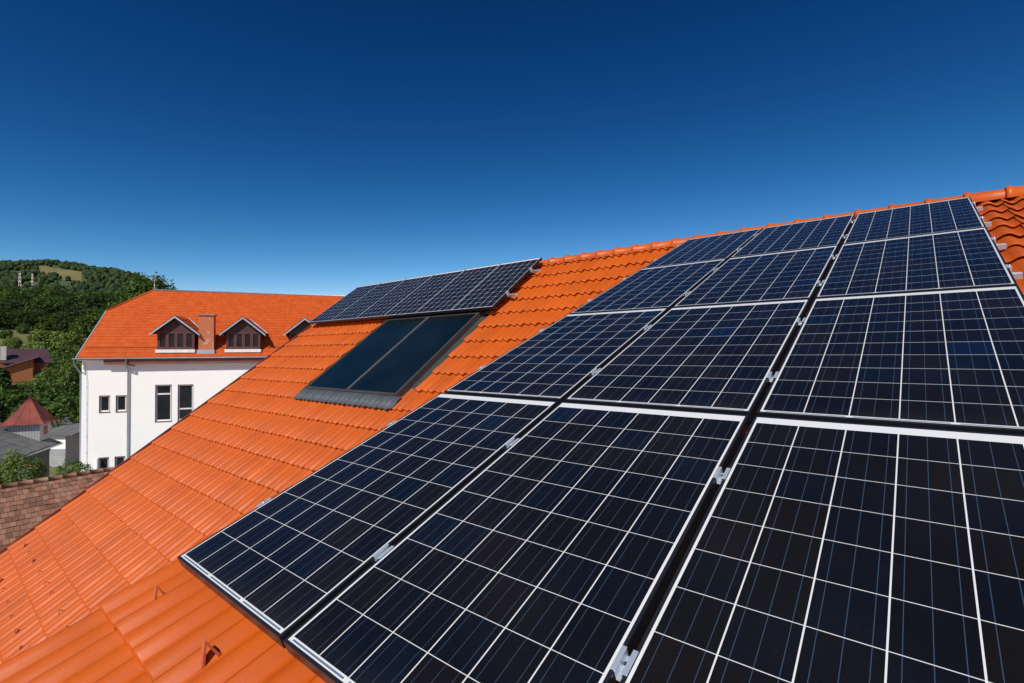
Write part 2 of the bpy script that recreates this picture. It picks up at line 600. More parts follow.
def tile_field(mb, fr, u0, ntile, s_edges, A=0.028, nu=12, jit=0.0018, skip=None, seed=1, tw=TW):
    """double-roll tiles; fr(u, s, n) with s running down the slope; every tile its own strip"""
    rr = random.Random(seed)
    xs = T_X if nu >= 12 else (T_XLO if nu >= 8 else [0, 0.25, 0.56, 0.8, 1.0])
    nu = len(xs) - 1
    for ci, s0 in enumerate(s_edges):
        s1 = s0 + TL
        for k in range(ntile):
            ua = u0 + k * tw
            if skip and skip(ua + tw / 2, s0 + TL / 2): continue
            dz, tl = rr.uniform(-jit, jit), rr.uniform(-jit, jit) * 1.5
            ds = rr.uniform(-0.004, 0.004)
            rows = ((s0 - 0.05, -0.006), (s0 + 0.12, 0.006), (s1 - 0.012 + ds, 0.0285), (s1 + ds, 0.0245), (s1 + ds - 0.002, 0.0125), (s1 - 0.14, 0.004))
            vs, uvs = [], []
            for (s, lift) in rows:
                for i in range(nu + 1):
                    x = xs[i]
                    prof = A * tile_profile(x)
                    u = ua + x * (tw + 0.002)
                    vs.append(fr(u, max(s, 0.03), prof + lift + dz + tl * (x - 0.5)))
                    uvs.append((u / tw + 0.001, ci + 0.2))
            # fold the left rim down so the lap to the next tile reads as a dark line
            n1 = nu + 1
            for (s, lift) in rows[:4]:
                vs.append(fr(ua, max(s, 0.03), A * 0.62 + lift + dz - 0.006))
                uvs.append((ua / tw + 0.01, ci + 0.2))
            uvs = [((k + 0.5), ci + 0.5)] * len(vs)
            fs = []
            for r in range(5):
                for i in range(nu):
                    fs.append((r * n1 + i, (r + 1) * n1 + i, (r + 1) * n1 + i + 1, r * n1 + i + 1))
            b = 6 * n1
            fs += [(b, b + 1, n1, 0), (b + 1, b + 2, 2 * n1, n1), (b + 2, b + 3, 3 * n1, 2 * n1)]
            mb.add(vs, fs, 0, True, uvs)


# main slope (left), with the collector's hole left out
def coll_hole(u, s): return -5.78 < u < -3.0 and 1.75 < s < 3.8
mt = MB()
tile_field(mt, main, -8.88, 34, [-0.28 + TL * k for k in range(26)], A=0.040, nu=12, skip=lambda u, s: coll_hole(u, s) or (u > 0.1 and s > 0.6), seed=3)
main_roof = mt.build("main_roof", M['tile'], house)
# shallow-pitched dormer roof that carries the big array
V_RIDGE = 7.2
def shed_d(u, s, n): return shed(u, V_RIDGE - s, -0.158 + n)
st = MB()
tile_field(st, shed_d, -0.25, 24, [-0.10 + TL * k for k in range(22)], A=0.041, nu=14, seed=5, jit=0.003)
dormer_roof = st.build("dormer_roof", M['tile'], house)
# back slope
def back(u, s, n): return Vector((u, RIDGE_Y + math.cos(P_MAIN) * s + math.sin(P_MAIN) * n, RIDGE_Z - math.sin(P_MAIN) * s + math.cos(P_MAIN) * n))
bt = MB()
def back_flip(u, s, n): return back(-2.77 - u, s, n)
tile_field(bt, back_flip, -9.0, 57, [0.06 + TL * k for k in range(15)], A=0.026, nu=4, seed=9)
bt.build("back_roof", M['tile'], house)

# ridge caps, each a part
def ridge_cap(x0):
    mb = MB()
    n = 12
    prof = [(0.0, 0.110), (0.012, 0.121), (0.050, 0.121), (0.064, 0.102), (0.38, 0.094)]
    rings = []
    for (dx, r) in prof:
        rings.append([(x0 + dx, RIDGE_Y + math.cos(R(-14) + R(208) * k / n) * r * 1.0, RIDGE_Z + 0.004 + math.sin(R(-14) + R(208) * k / n) * r) for k in range(n + 1)])
    vs = [p for ring in rings for p in ring]
    fs = []
    for i in range(len(prof) - 1):
        for k in range(n):
            fs.append((i * (n + 1) + k, (i + 1) * (n + 1) + k, (i + 1) * (n + 1) + k + 1, i * (n + 1) + k + 1))
    # inner lip of the flared end
    b = len(vs)
    vs += [(x0 + 0.002, RIDGE_Y + math.cos(R(-14) + R(208) * k / n) * 0.1, RIDGE_Z + 0.004 + math.sin(R(-14) + R(208) * k / n) * 0.1) for k in range(n + 1)]
    for k in range(n): fs.append((k, k + 1, b + k + 1, b + k))
    mb.add(vs, fs, 0, True, [(x0 * 3.1, 0.5)] * len(vs))
    return mb
for k in range(46):
    ridge_cap(-9.02 + 0.333 * k).build("ridge_tile", M['tile'], house)

# verge trim on the left edge: metal strip plus stepped verge pieces
vb = MB()
vb.box((-8.965, -0.1, -0.20), (-8.935, 10.0, 0.066), fr=main)
vb.box((-8.9345, -0.1, -0.20), (-8.89, 10.0, -0.03), fr=main)
vb.build("verge_board", M['verge'], house)
vb = MB()
vb.box((-0.30, -1.55, -0.30), (-0.262, 7.0, -0.150), fr=shed)
vb.build("verge_board", M['verge'], house)

# walls and cheek of the dormer
wb = MB()
e1, e2 = main(-8.7, 9.6, -0.12), back(-8.7, 6.0, -0.12)
gp = [(-8.7, e1.y, 0), (-8.7, e2.y, 0), e2, main(-8.7, 0.1, -0.14), e1]
gp2 = [(6.2, p[1], p[2]) for p in gp]
wb.add(gp + gp2, [(4, 3, 2, 1, 0), (5, 6, 7, 8, 9), (0, 5, 9, 4), (1, 2, 7, 6)])
a0, a1, a2 = shed(-0.2, 6.9, -0.2), shed(-0.2, -1.2, -0.2), main(-0.2, 9.55, -0.02)
a3 = Vector((-0.2, a1.y, a2.z))
b0, b1, b3 = [Vector((6.1, p.y, p.z)) for p in (a0, a1, a3)]
wb.add([a0, a1, a3, a2, b0, b1, b3], [(0, 3, 2, 1), (1, 2, 6, 5)])
wb.build("wall", M['white_wall'], house)

# gutters at both eaves
gb = MB()
pts = main(0, 10.08, -0.08)
gb.tube([(-9.05, pts.y, pts.z), (-0.2, pts.y, pts.z)], 0.07, 10)
gb.build("gutter", M['fascia'], house)

# snow guards: bent steel triangles hooked on the tiles
def guard(fr, u, s, n, h=0.078, half=0.034, w=0.011, t=0.0085):
    """fr(u, s, n) with s down the slope: lower foot at s+half, upper at s-half"""
    mb = MB()
    A0, A1, A2 = (s + half, n - 0.006), (s - half * 0.30, n + h), (s - half * 0.95, n - 0.006)
    I0, I1, I2 = (A0[0] - t * 1.35, A0[1]), (A1[0] + t * 0.15, A1[1] - t * 2.0), (A2[0] + t * 1.25, A2[1])
    ol = [A0, A1, A2, I2, I1, I0]
    vs = [fr(u - w, *q) for q in ol] + [fr(u + w, *q) for q in ol]
    mb.add(vs, [(0, 1, 4, 5), (1, 2, 3, 4), (11, 10, 7, 6), (10, 9, 8, 7)] + [(k, 6 + k, 6 + (k + 1) % 6, (k + 1) % 6) for k in range(6)])
    mb.box((u - w, s + half * 0.9, n - 0.008), (u + w, s + half + 0.03, n - 0.003), fr=fr)
    return mb
for u, s in ((-8.42, 7.92), (-7.95, 7.92), (-7.50, 7.92), (-6.88, 7.92), (-6.36, 7.92), (-5.94, 7.92), (-5.27, 7.93), (-4.75, 7.94),
             (-8.20, 8.32), (-7.75, 8.32), (-7.28, 8.32), (-6.72, 8.32), (-6.18, 8.33), (-5.70, 8.33), (-5.20, 8.34)):
    guard(main, u, s, 0.034, h=0.050, half=0.036, w=0.011, t=0.006).build("snow_guard", M['hook'], house)
for u, v in ((-0.004, -0.13), (0.612, -0.145)):
    guard(lambda a, s, n: shed(a, -s, n), u, -v, -0.132, w=0.011, t=0.0085).build("snow_guard", M['hook'], house)

# ------------------------------------------------------------------ solar panels
PW, PH = 0.966, 1.685                 # glass inside the frame
LIP, DEPTH = 0.0115, 0.047
PU, PV = PW + 0.0481, 1.7362


def panel_proto(cells, name, u_vec, v_vec, n_vec, org, label, group, frame_mat):
    m = Matrix((( u_vec.x, v_vec.x, n_vec.x, org.x), (u_vec.y, v_vec.y, n_vec.y, org.y), (u_vec.z, v_vec.z, n_vec.z, org.z), (0, 0, 0, 1)))
    root = empty(name, label, "solar panel", m, group)
    f = lambda a, b, c: m @ Vector((a, b, c))
    lam = MB()
    vs = [f(0, 0, 0), f(PW, 0, 0), f(PW, PH, 0), f(0, PH, 0), f(0, 0, -0.006), f(PW, 0, -0.006), f(PW, PH, -0.006), f(0, PH, -0.006)]
    lam.add(vs, [(0, 1, 2, 3)], 0, False, [(0, 0), (PW, 0), (PW, PH), (0, PH)] * 2)
    lam.add(vs, [(7, 6, 5, 4)], 1)
    lam.build("cell_sheet", [cells, M['backsheet']], root)
    fb = MB()
    L = LIP
    for (a, b) in (((-L, -L), (0, PH + L)), ((PW, -L), (PW + L, PH + L))):
        fb.box((a[0], a[1], -DEPTH), (b[0], b[1], 0.0015), fr=f)
    for (a, b) in (((0, -L), (PW, 0)), ((0, PH), (PW, PH + L))):
        fb.box((a[0], a[1], -DEPTH), (b[0], b[1], 0.0015), fr=f)
    fb.build("frame", frame_mat, root, bevel=0.0012)
    jb = MB()
    jb.box((PW / 2 - 0.06, PH - 0.2, -0.028), (PW / 2 + 0.06, PH - 0.1, -0.0065), fr=f)
    jb.build("junction_box", M['frame'], root)
    return root


GROUP_BIG = "framed solar panels of the big array on the shallow roof"
row_name = ["bottom row", "second row from the bottom", "third row from the bottom", "top row"]
col_name = ["left column", "middle column", "right column"]
U, = (Vector((1, 0, 0)),)
proto = None
for r in range(4):
    for c in range(3):
        org = shed(c * PU, r * PV + 0.001, 0)
        lab = "solar panel in the big array, %s, %s" % (row_name[r], col_name[c])
        if proto is None:
            proto = panel_proto(M['cells'], "solar_panel", U, SV, SN, org, lab, GROUP_BIG, M['frame'])
            o = proto
        else:
            o = copy_tree(proto)
            o["label"] = lab
            m = o.matrix_basis.copy(); m.translation = org + SN * rng.uniform(-0.0012, 0.0012); o.matrix_basis = m
# upper-left array of six on the steep slope
ARR_U1, ARR_S0, ARR_N = -2.80, 0.065, 0.195
pos_name = ["rightmost", "second from the right", "third from the right", "third from the left", "second from the left", "leftmost"]
proto2 = None
for k in range(6):
    org = main(ARR_U1 - LIP - PW - k * 0.991, ARR_S0 + LIP + PH, ARR_N)
    lab = "dark solar panel in the row of six above the thermal collector, %s" % pos_name[k]
    if proto2 is None:
        proto2 = panel_proto(M['cells_mono'], "solar_panel", U, -MV, MN, org, lab, "solar panels in the row along the ridge", M['frame'])
    else:
        o = copy_tree(proto2)
        o["label"] = lab
        m = o.matrix_basis.copy(); m.translation = org; o.matrix_basis = m


def clamp(fr, u, v, parent, kind="mid", n=0.0015):
    """aluminium clamp over the lips of two frames; fr(u, v, n)"""
    mb = MB()
    L = 0.036
    h = 0.0035
    if kind == "mid":
        mb.box((u - 0.0225, v - L, n + 0.0005), (u - 0.0085, v + L, n + h), fr=fr)
        mb.box((u + 0.0085, v - L, n + 0.0005), (u + 0.0225, v + L, n + h), fr=fr)
        mb.box((u - 0.0112, v - L * 1.05, n - 0.022), (u - 0.0082, v + L * 0.9, n + h - 0.001), fr=fr)
        mb.box((u + 0.0082, v - L * 1.05, n - 0.022), (u + 0.0112, v + L * 0.9, n + h - 0.001), fr=fr)
        mb.box((u - 0.0082, v - L * 1.15, n - 0.022), (u + 0.0082, v + L * 0.8, n - 0.018), fr=fr)
    else:
        sgn = 1 if kind == "right" else -1
        x0, x1 = sorted((u - sgn * 0.010, u + sgn * 0.014))
        mb.box((x0, v - L, n + 0.0005), (x1, v + L, n + h), fr=fr)
        x0, x1 = sorted((u + sgn * 0.002, u + sgn * 0.014))
        mb.box((x0, v - L, n - 0.05), (x1, v + L, n + 0.0005), fr=fr)
    o = mb.build("clamp", M['alu'], parent, bevel=0.001)
    bb = MB()
    c = fr(u if kind == "mid" else u + (0.006 if kind == "right" else -0.006), v, n)
    zz = (fr(u, v, n + 1) - fr(u, v, n)).normalized()
    low = -0.018 if kind == "mid" else h
    bb.tube([c + zz * low, c + zz * (low + 0.009)], 0.0062, 8)
    bb.build("bolt", M['bolt'], o)
    return o


# mounting rails with their clamps
for r in range(4):
    for q, dv in enumerate((0.402, 1.237)):
        v = r * PV + dv
        lab = "aluminium mounting rail under the %s part of the big array's %s" % (("lower", "upper")[q], ("bottom row", "second row from bottom", "third row from bottom", "top row")[r])
        root = empty("mounting_rail", lab, "mounting rail", shed(-0.02, v, -0.08), "mounting rails under the big array")
        mb = MB()
        xe = 3.075 + rng.uniform(-0.012, 0.012)
        # open channel profile
        mb.box((-0.022, v - 0.02, -0.084), (xe, v + 0.02, -0.079), fr=shed)
        mb.box((-0.022, v - 0.02, -0.0788), (xe, v - 0.0165, -DEPTH - 0.001), fr=shed)
        mb.box((-0.022, v + 0.0165, -0.0788), (xe, v + 0.02, -DEPTH - 0.001), fr=shed)
        mb.box((-0.022, v - 0.0162, -0.062), (xe, v + 0.0162, -0.058), fr=shed)
        mb.build("rail", M['alu'], root)
        j = lambda: rng.uniform(-0.012, 0.012)
        clamp(shed, -0.0117, v + j(), root, "left")
        clamp(shed, PU - 0.02405, v + j(), root, "mid")
        clamp(shed, 2 * PU - 0.02405, v + j(), root, "mid")
        clamp(shed, 2 * PU + PW + 0.0117, v + j(), root, "right")
def mainv(u, v, n): return main(u, -v, n)
for q, s in enumerate((0.49, 1.31)):
    lab = "aluminium mounting rail under the %s part of the six-panel row" % ("upper", "lower")[q]
    root = empty("mounting_rail", lab, "mounting rail", main(-2.9, s, ARR_N - 0.08), "mounting rails under the six-panel row")
    mb = MB()
    x0, x1 = -8.76, -2.62
    mb.box((x0, s - 0.02, ARR_N - 0.086), (x1, s + 0.02, ARR_N - 0.080), fr=main)
    mb.box((x0, s - 0.02, ARR_N - 0.0798), (x1, s - 0.016, ARR_N - DEPTH - 0.001), fr=main)
    mb.box((x0, s + 0.016, ARR_N - 0.0798), (x1, s + 0.02, ARR_N - DEPTH - 0.001), fr=main)
    mb.build("rail", M['alu'], root)
    for k in range(1, 6):
        clamp(mainv, ARR_U1 - k * 0.991 + 0.0005, -s, root, "mid", ARR_N + 0.0015)
    clamp(mainv, ARR_U1, -s, root, "right", ARR_N + 0.0015)
    for k in range(7):
        hb = MB()
        u = -8.6 + k * 0.93
        hb.box((u - 0.018, s - 0.004, 0.0), (u + 0.018, s + 0.004, ARR_N - 0.087), fr=main)
        hb.build("roof_hook", M['alu'], root)

# ------------------------------------------------------------------ thermal collector set into the steep slope
coll = empty("thermal_collector", "flat dark glazed double solar thermal collector sunk into the orange tiles", "solar collector", main(-4.4, 3.9, 0.03))
c0, c1, s0, s1, hc = -5.66, -3.19, 1.79, 3.86, 0.105
mb = MB()
t = 0.045
mb.box((c0 - t, s0 - t, -0.02), (c0, s1 + t, hc), fr=main)
mb.box((c1, s0 - t, -0.02), (c1 + t, s1 + t, hc), fr=main)
mb.box((c0, s0 - t, -0.02), (c1, s0, hc), fr=main)
mb.box((c0, s1, -0.02), (c1, s1 + t, hc), fr=main)
mb.build("frame", M['collector_frame'], coll, bevel=0.004)
cm = (c0 + c1) / 2 + 0.0
mb = MB(); mb.box((cm - 0.025, s0, 0.02), (cm + 0.025, s1, hc + 0.004), fr=main)
mb.build("divider", plain("dull_grey_cover_strip", (0.075, 0.08, 0.085), 0.6, 0.1), coll, bevel=0.003)
for a, b in ((c0, cm - 0.0252), (cm + 0.0252, c1)):
    mb = MB(); mb.box((a + 0.0005, s0 + 0.0005, 0.0), (b - 0.0005, s1 - 0.0005, hc - 0.012), fr=main)
    mb.build("glass_pane", M['collector_glass'], coll)
# flashing: side channels, head and corrugated apron
mb = MB()
mb.box((c1 + t, s0 - 0.20, -0.03), (c1 + t + 0.21, s1 + 0.10, 0.010), fr=main)
mb.box((c0 - t - 0.19, s0 - 0.20, -0.03), (c0 - t, s1 + 0.10, 0.045), fr=main)
mb.box((c0 - t - 0.1, s0 - 0.17, 0.044), (c1 + t + 0.12, s0 - t - 0.002, 0.062), fr=main)
mb.build("flashing", M['lead'], coll)
mb = MB()
vs, fs = [], []
rows = [(s1 + t, 0.088, 0.0), (s1 + 0.14, 0.080, 0.0), (s1 + 0.17, 0.046, 1.0), (s1 + 0.29, 0.044, 1.0)]
nn = 160
for (s, n_, wv) in rows:
    for i in range(nn + 1):
        u = c0 - 0.10 + (c1 - c0 + 0.27) * i / nn
        x = ((u + 8.88) / TW) % 1.0
        edge = 0.012 * math.cos(4 * math.pi * x) if s > s1 + 0.3 else 0
        vs.append(main(u, s + edge, n_ + wv * 0.040 * tile_profile(x)))
for r in range(len(rows) - 1):
    for i in range(nn): fs.append((r * (nn + 1) + i, (r + 1) * (nn + 1) + i, (r + 1) * (nn + 1) + i + 1, r * (nn + 1) + i + 1))
mb.add(vs, fs, 0, True)
ap = mb.build("apron", plain("grey_lead_apron", (0.075, 0.086, 0.098), 0.65, 0.2, 0.2, 5), coll)
sd = ap.modifiers.new("thick", 'SOLIDIFY'); sd.thickness = 0.003

# ------------------------------------------------------------------ white building
WP0 = bg(-26.23, 30, 0)
WD = (RH * 0.934 + FH * 0.357).normalized()
WB = Vector((-WD.y, WD.x, 0))
def wb_(u, b, z): return Vector((WP0.x, WP0.y, 0)) + WD * u + WB * b + Vector((0, 0, z))
white = empty("white_building", "tall white rendered building with an orange half-hipped roof and brown dormers", "building", wb_(8, 6, 0))
SL = R(36.0)
EZ, EB = 9.80, -0.42                     # eave height and overhang
RB, RZ = 6.37, EZ + (6.37 - EB) * math.tan(SL)
UEND = 22.0


def quad_wall(mb, u0, u1, z0, z1, holes, b=0.0, depth=0.16, mat=0, fr=wb_):
    """front wall with rectangular openings (u0, u1, z0, z1) and reveals"""
    us = sorted({u0, u1, *[h[0] for h in holes], *[h[1] for h in holes]})
    zs = sorted({z0, z1, *[h[2] for h in holes], *[h[3] for h in holes]})
    for ua, ub in zip(us, us[1:]):
        for za, zb in zip(zs, zs[1:]):
            mu, mz = (ua + ub) / 2, (za + zb) / 2
            if any(h[0] < mu < h[1] and h[2] < mz < h[3] for h in holes): continue
            mb.add([fr(ua, b, za), fr(ub, b, za), fr(ub, b, zb), fr(ua, b, zb)], [(0, 1, 2, 3)], mat)
    for (a, c, d, e) in holes:
        p = [fr(a, b, d), fr(c, b, d), fr(c, b, e), fr(a, b, e), fr(a, b + depth, d), fr(c, b + depth, d), fr(c, b + depth, e), fr(a, b + depth, e)]
        mb.add(p, [(0, 4, 5, 1), (1, 5, 6, 2), (2, 6, 7, 3), (3, 7, 4, 0)], mat)


W_SMALL = [(0.89, 1.40, 6.47, 7.45), (1.73, 2.24, 6.46, 7.43), (0.86, 1.38, 2.7, 3.65), (1.70, 2.20, 2.7, 3.65)]
W_TALL = [(3.78, 4.63, 5.73, 8.02), (5.00, 5.82, 5.72, 8.00)]
wm = MB()
quad_wall(wm, 0.0, UEND, 0, EZ + 0.10, W_SMALL + W_TALL)
hb1 = 3.98
hip_z = EZ + (hb1 - EB) * math.tan(SL)
prof = [(0.0, 0), (12.7, 0), (12.7, EZ), (12.7 - 4.2, hip_z - 0.15), (4.2, hip_z - 0.15), (0.0, EZ)]
for uu, rev in ((0.0, True), (UEND, False)):
    p = [wb_(uu, b, z) for b, z in prof]
    wm.add(p, [tuple(reversed(range(6))) if not rev else tuple(reversed(range(6)))])
wm.add([wb_(0, 12.7, 0), wb_(UEND, 12.7, 0), wb_(UEND, 12.7, EZ), wb_(0, 12.7, EZ)], [(3, 2, 1, 0)])
wm.build("wall", M['white_wall'], white)


def window(rect, kind):
    a, b, z0, z1 = rect
    fm = MB()
    t = 0.075
    d0, d1 = 0.09, 0.15
    for q in ((a, a + t, z0, z1), (b - t, b, z0, z1)):
        fm.box((q[0], d0, q[2]), (q[1], d1, q[3]), fr=wb_)
    fm.box((a + t, d0, z0), (b - t, d1, z0 + t), fr=wb_)
    fm.box((a + t, d0, z1 - t), (b - t, d1, z1), fr=wb_)
    if kind == "high":
        zt = z0 + (z1 - z0) * 0.73
        fm.box((a + t, d0, zt), (b - t, d1, zt + 0.09), fr=wb_)
    if kind == "low":
        zt = z0 + (z1 - z0) * 0.30
        fm.box((a + t, d0, zt), (b - t, d1, zt + 0.09), fr=wb_)
    o = fm.build("window", M['window_frame'], white)
    pm = MB()
    pm.add([wb_(a + t, 0.12, z0 + t), wb_(b - t, 0.12, z0 + t), wb_(b - t, 0.12, z1 - t), wb_(a + t, 0.12, z1 - t)], [(0, 1, 2, 3)])
    pm.build("pane", M['glass'], o)
    sm = MB()
    sm.box((a - 0.03, -0.04, z0 - 0.05), (b + 0.03, 0.085, z0 - 0.002), fr=wb_)
    sm.build("sill", M['brown_sill'], o)
    rm = MB()
    e = 0.022
    rm.box((a - e, -0.006, z0), (a + 0.002, 0.0885, z1 + e), fr=wb_)
    rm.box((b - 0.002, -0.006, z0), (b + e, 0.0885, z1 + e), fr=wb_)
    rm.box((a + 0.0022, -0.006, z1 - 0.002), (b - 0.0022, 0.0885, z1 + e), fr=wb_)
    rm.build("trim", M['brown_sill'], o)
for r_ in W_SMALL: window(r_, "plain")
window(W_TALL[0], "high"); window(W_TALL[1], "low")
# one open casement leaning out of the lower window
lm = MB()
lm.box((0.88, -0.30, 2.72), (0.92, -0.01, 3.63), fr=wb_)
lm.build("casement", M['window_frame'], white)


def wroof(u, s, n):
    """front slope: s metres down from the ridge along the slope"""
    return wb_(u, RB - s * math.cos(SL) - n * math.sin(SL), RZ - s * math.sin(SL) + n * math.cos(SL))
SLEN = (RB - EB) / math.cos(SL)
U_RIDGE, U_VERGE = 1.87, -0.12
S_HIP = (RB - hb1) / math.cos(SL)
rt = MB()
TW2, TL2 = 0.20, 0.36
nrow = int(SLEN / TL2) + 1
for k in range(nrow):
    sa, sb = k * TL2, min((k + 1) * TL2, SLEN)
    for half in (0,):
        # left limit follows the hip line down to the verge
        def left(s): return U_VERGE if s >= S_HIP else U_RIDGE + (U_VERGE - U_RIDGE) * s / S_HIP
        la, lb = left(sa), left(sb)
        n_t = int((UEND + 0.3 - lb) / TW2) + 1
        for j in range(n_t):
            ub0 = UEND + 0.3 - (j + 1) * TW2
            ub1 = ub0 + TW2
            q = []
            for (s, lim, lift) in ((sa - 0.02, la, 0.0), (sb, lb, 0.018), (sb, lb, -0.004)):
                for x in (0, 0.3, 0.5, 0.7, 1.0):
                    u = max(lim, ub0 + x * TW2)
                    q.append(wroof(u, s, lift + 0.006 * math.sin(math.pi * x)))
            if ub1 <= lb: continue
            rt.add(q, [(r * 5 + i, (r + 1) * 5 + i, (r + 1) * 5 + i + 1, r * 5 + i + 1) for r in range(2) for i in range(4)], 0, True, [(j + 0.5, k + 0.5)] * 15)
# hip end, back slope, underside
ridge_e = wb_(U_RIDGE, RB, RZ)
hipf, hipb = wroof(U_VERGE, S_HIP, 0), wb_(U_VERGE, 2 * RB - hb1, hip_z)
rt.add([ridge_e, hipb, hipf], [(0, 1, 2)], 0, False, [(1.5, 1.5)] * 3)
rt.add([ridge_e, wb_(UEND + .3, RB, RZ), wb_(UEND + .3, 2 * RB - EB, EZ), wb_(U_VERGE, 2 * RB - EB, EZ), hipb], [(4, 3, 2, 1, 0)], 0, False, [(2.5, 2.5)] * 5)
rt.add([wroof(U_VERGE, S_HIP, -0.09), wroof(U_VERGE, SLEN, -0.09), wroof(UEND + .3, SLEN, -0.09), wroof(UEND + .3, 0.2, -0.09), wroof(U_RIDGE + .2, 0.2, -0.09)], [(0, 1, 2, 3, 4)], 0, False, [(3.5, 3.5)] * 5)
wr = rt.build("roof", M['tile_far'], white)
# metal edge along verge and hip, metal ridge, snow batten
mb = MB()
mb.tube([ridge_e + Vector((0, 0, 0.03)), hipf + Vector((0, 0, 0.03))], 0.06, 6)
mb.build("hip_capping", M['tile_far'], white)
mb = MB()
mb.box((U_VERGE - 0.05, S_HIP, -0.10), (U_VERGE - 0.002, SLEN, 0.035), fr=wroof)
mb.build("verge_flashing", M['zinc'], white)
mb = MB()
mb.tube([wb_(U_RIDGE, RB, RZ + 0.05), wb_(UEND, RB, RZ + 0.05)], 0.075, 6)
mb.build("ridge_capping", M['zinc'], white)
mb = MB()
mb.box((0.05, SLEN - 1.02, 0.03), (UEND, SLEN - 0.99, 0.055), fr=wroof)
mb.build("snow_rail", M['verge'], white)
# lightning rod
mb = MB()
mb.tube([wb_(1.95, RB, RZ + 0.1), wb_(1.95, RB, RZ + 1.25)], 0.022, 6)
mb.build("lightning_rod", M['grey_metal'], white)
# gutter, fascia, soffit, downpipes, lightning conductor
mb = MB()
n = 8
gy, gz = EB - 0.06, EZ - 0.02
vs, fs = [], []
for uu in (U_VERGE - 0.15, UEND + .3):
    for k in range(n + 1):
        a = math.pi + math.pi * k / n
        vs.append(wb_(uu, gy + 0.075 * math.cos(a), gz + 0.075 * math.sin(a)))
for k in range(n): fs.append((k, k + 1, n + 2 + k, n + 1 + k))
mb.add(vs, fs, 0, True)
gt = mb.build("gutter", M['zinc'], white)
sd = gt.modifiers.new("thick", 'SOLIDIFY'); sd.thickness = 0.008
mb = MB()
mb.box((1.2, EB + 0.04, EZ - 0.40), (UEND, EB + 0.07, EZ - 0.09), fr=wb_)
mb.box((1.2, EB + 0.071, EZ - 0.40), (UEND, -0.004, EZ - 0.37), fr=wb_)
mb.build("fascia", M['fascia'], white)
mb = MB()
mb.box((U_VERGE, EB + 0.05, EZ - 0.17), (1.19, -0.004, EZ - 0.13), fr=wb_)
mb.build("soffit", M['white_metal'], white)
mb = MB()
mb.tube([wb_(2.36, gy, gz - 0.06), wb_(2.36, gy, gz - 0.40), wb_(2.36, -0.10, gz - 0.75), wb_(2.36, -0.10, 0.05)], 0.046, 10)
mb.build("downpipe", M['grey_metal'], white)
mb = MB()
mb.tube([wb_(2.42, gy, gz - 0.42), wb_(2.70, -0.12, gz - 0.50)], 0.04, 8)
mb.build("pipe_branch", M['brown_sill'], white)
mb = MB()
mb.tube([wb_(-0.22, gy, gz - 0.06), wb_(-0.20, gy, gz - 0.35), wb_(-0.10, 0.1, gz - 0.9), wb_(-0.10, 0.25, 0.1)], 0.032, 8)
mb.build("downpipe", M['zinc'], white)
mb = MB()
mb.tube([wb_(0.18, -0.05, EZ - 0.25), wb_(0.28, -0.05, EZ - 1.5), wb_(0.28, -0.05, 0.3)], 0.010, 5)
for k in range(8): mb.box((0.26, -0.05, 1.0 + k), (0.30, 0.0, 1.02 + k), fr=wb_)
mb.build("lightning_conductor", M['zinc'], white)


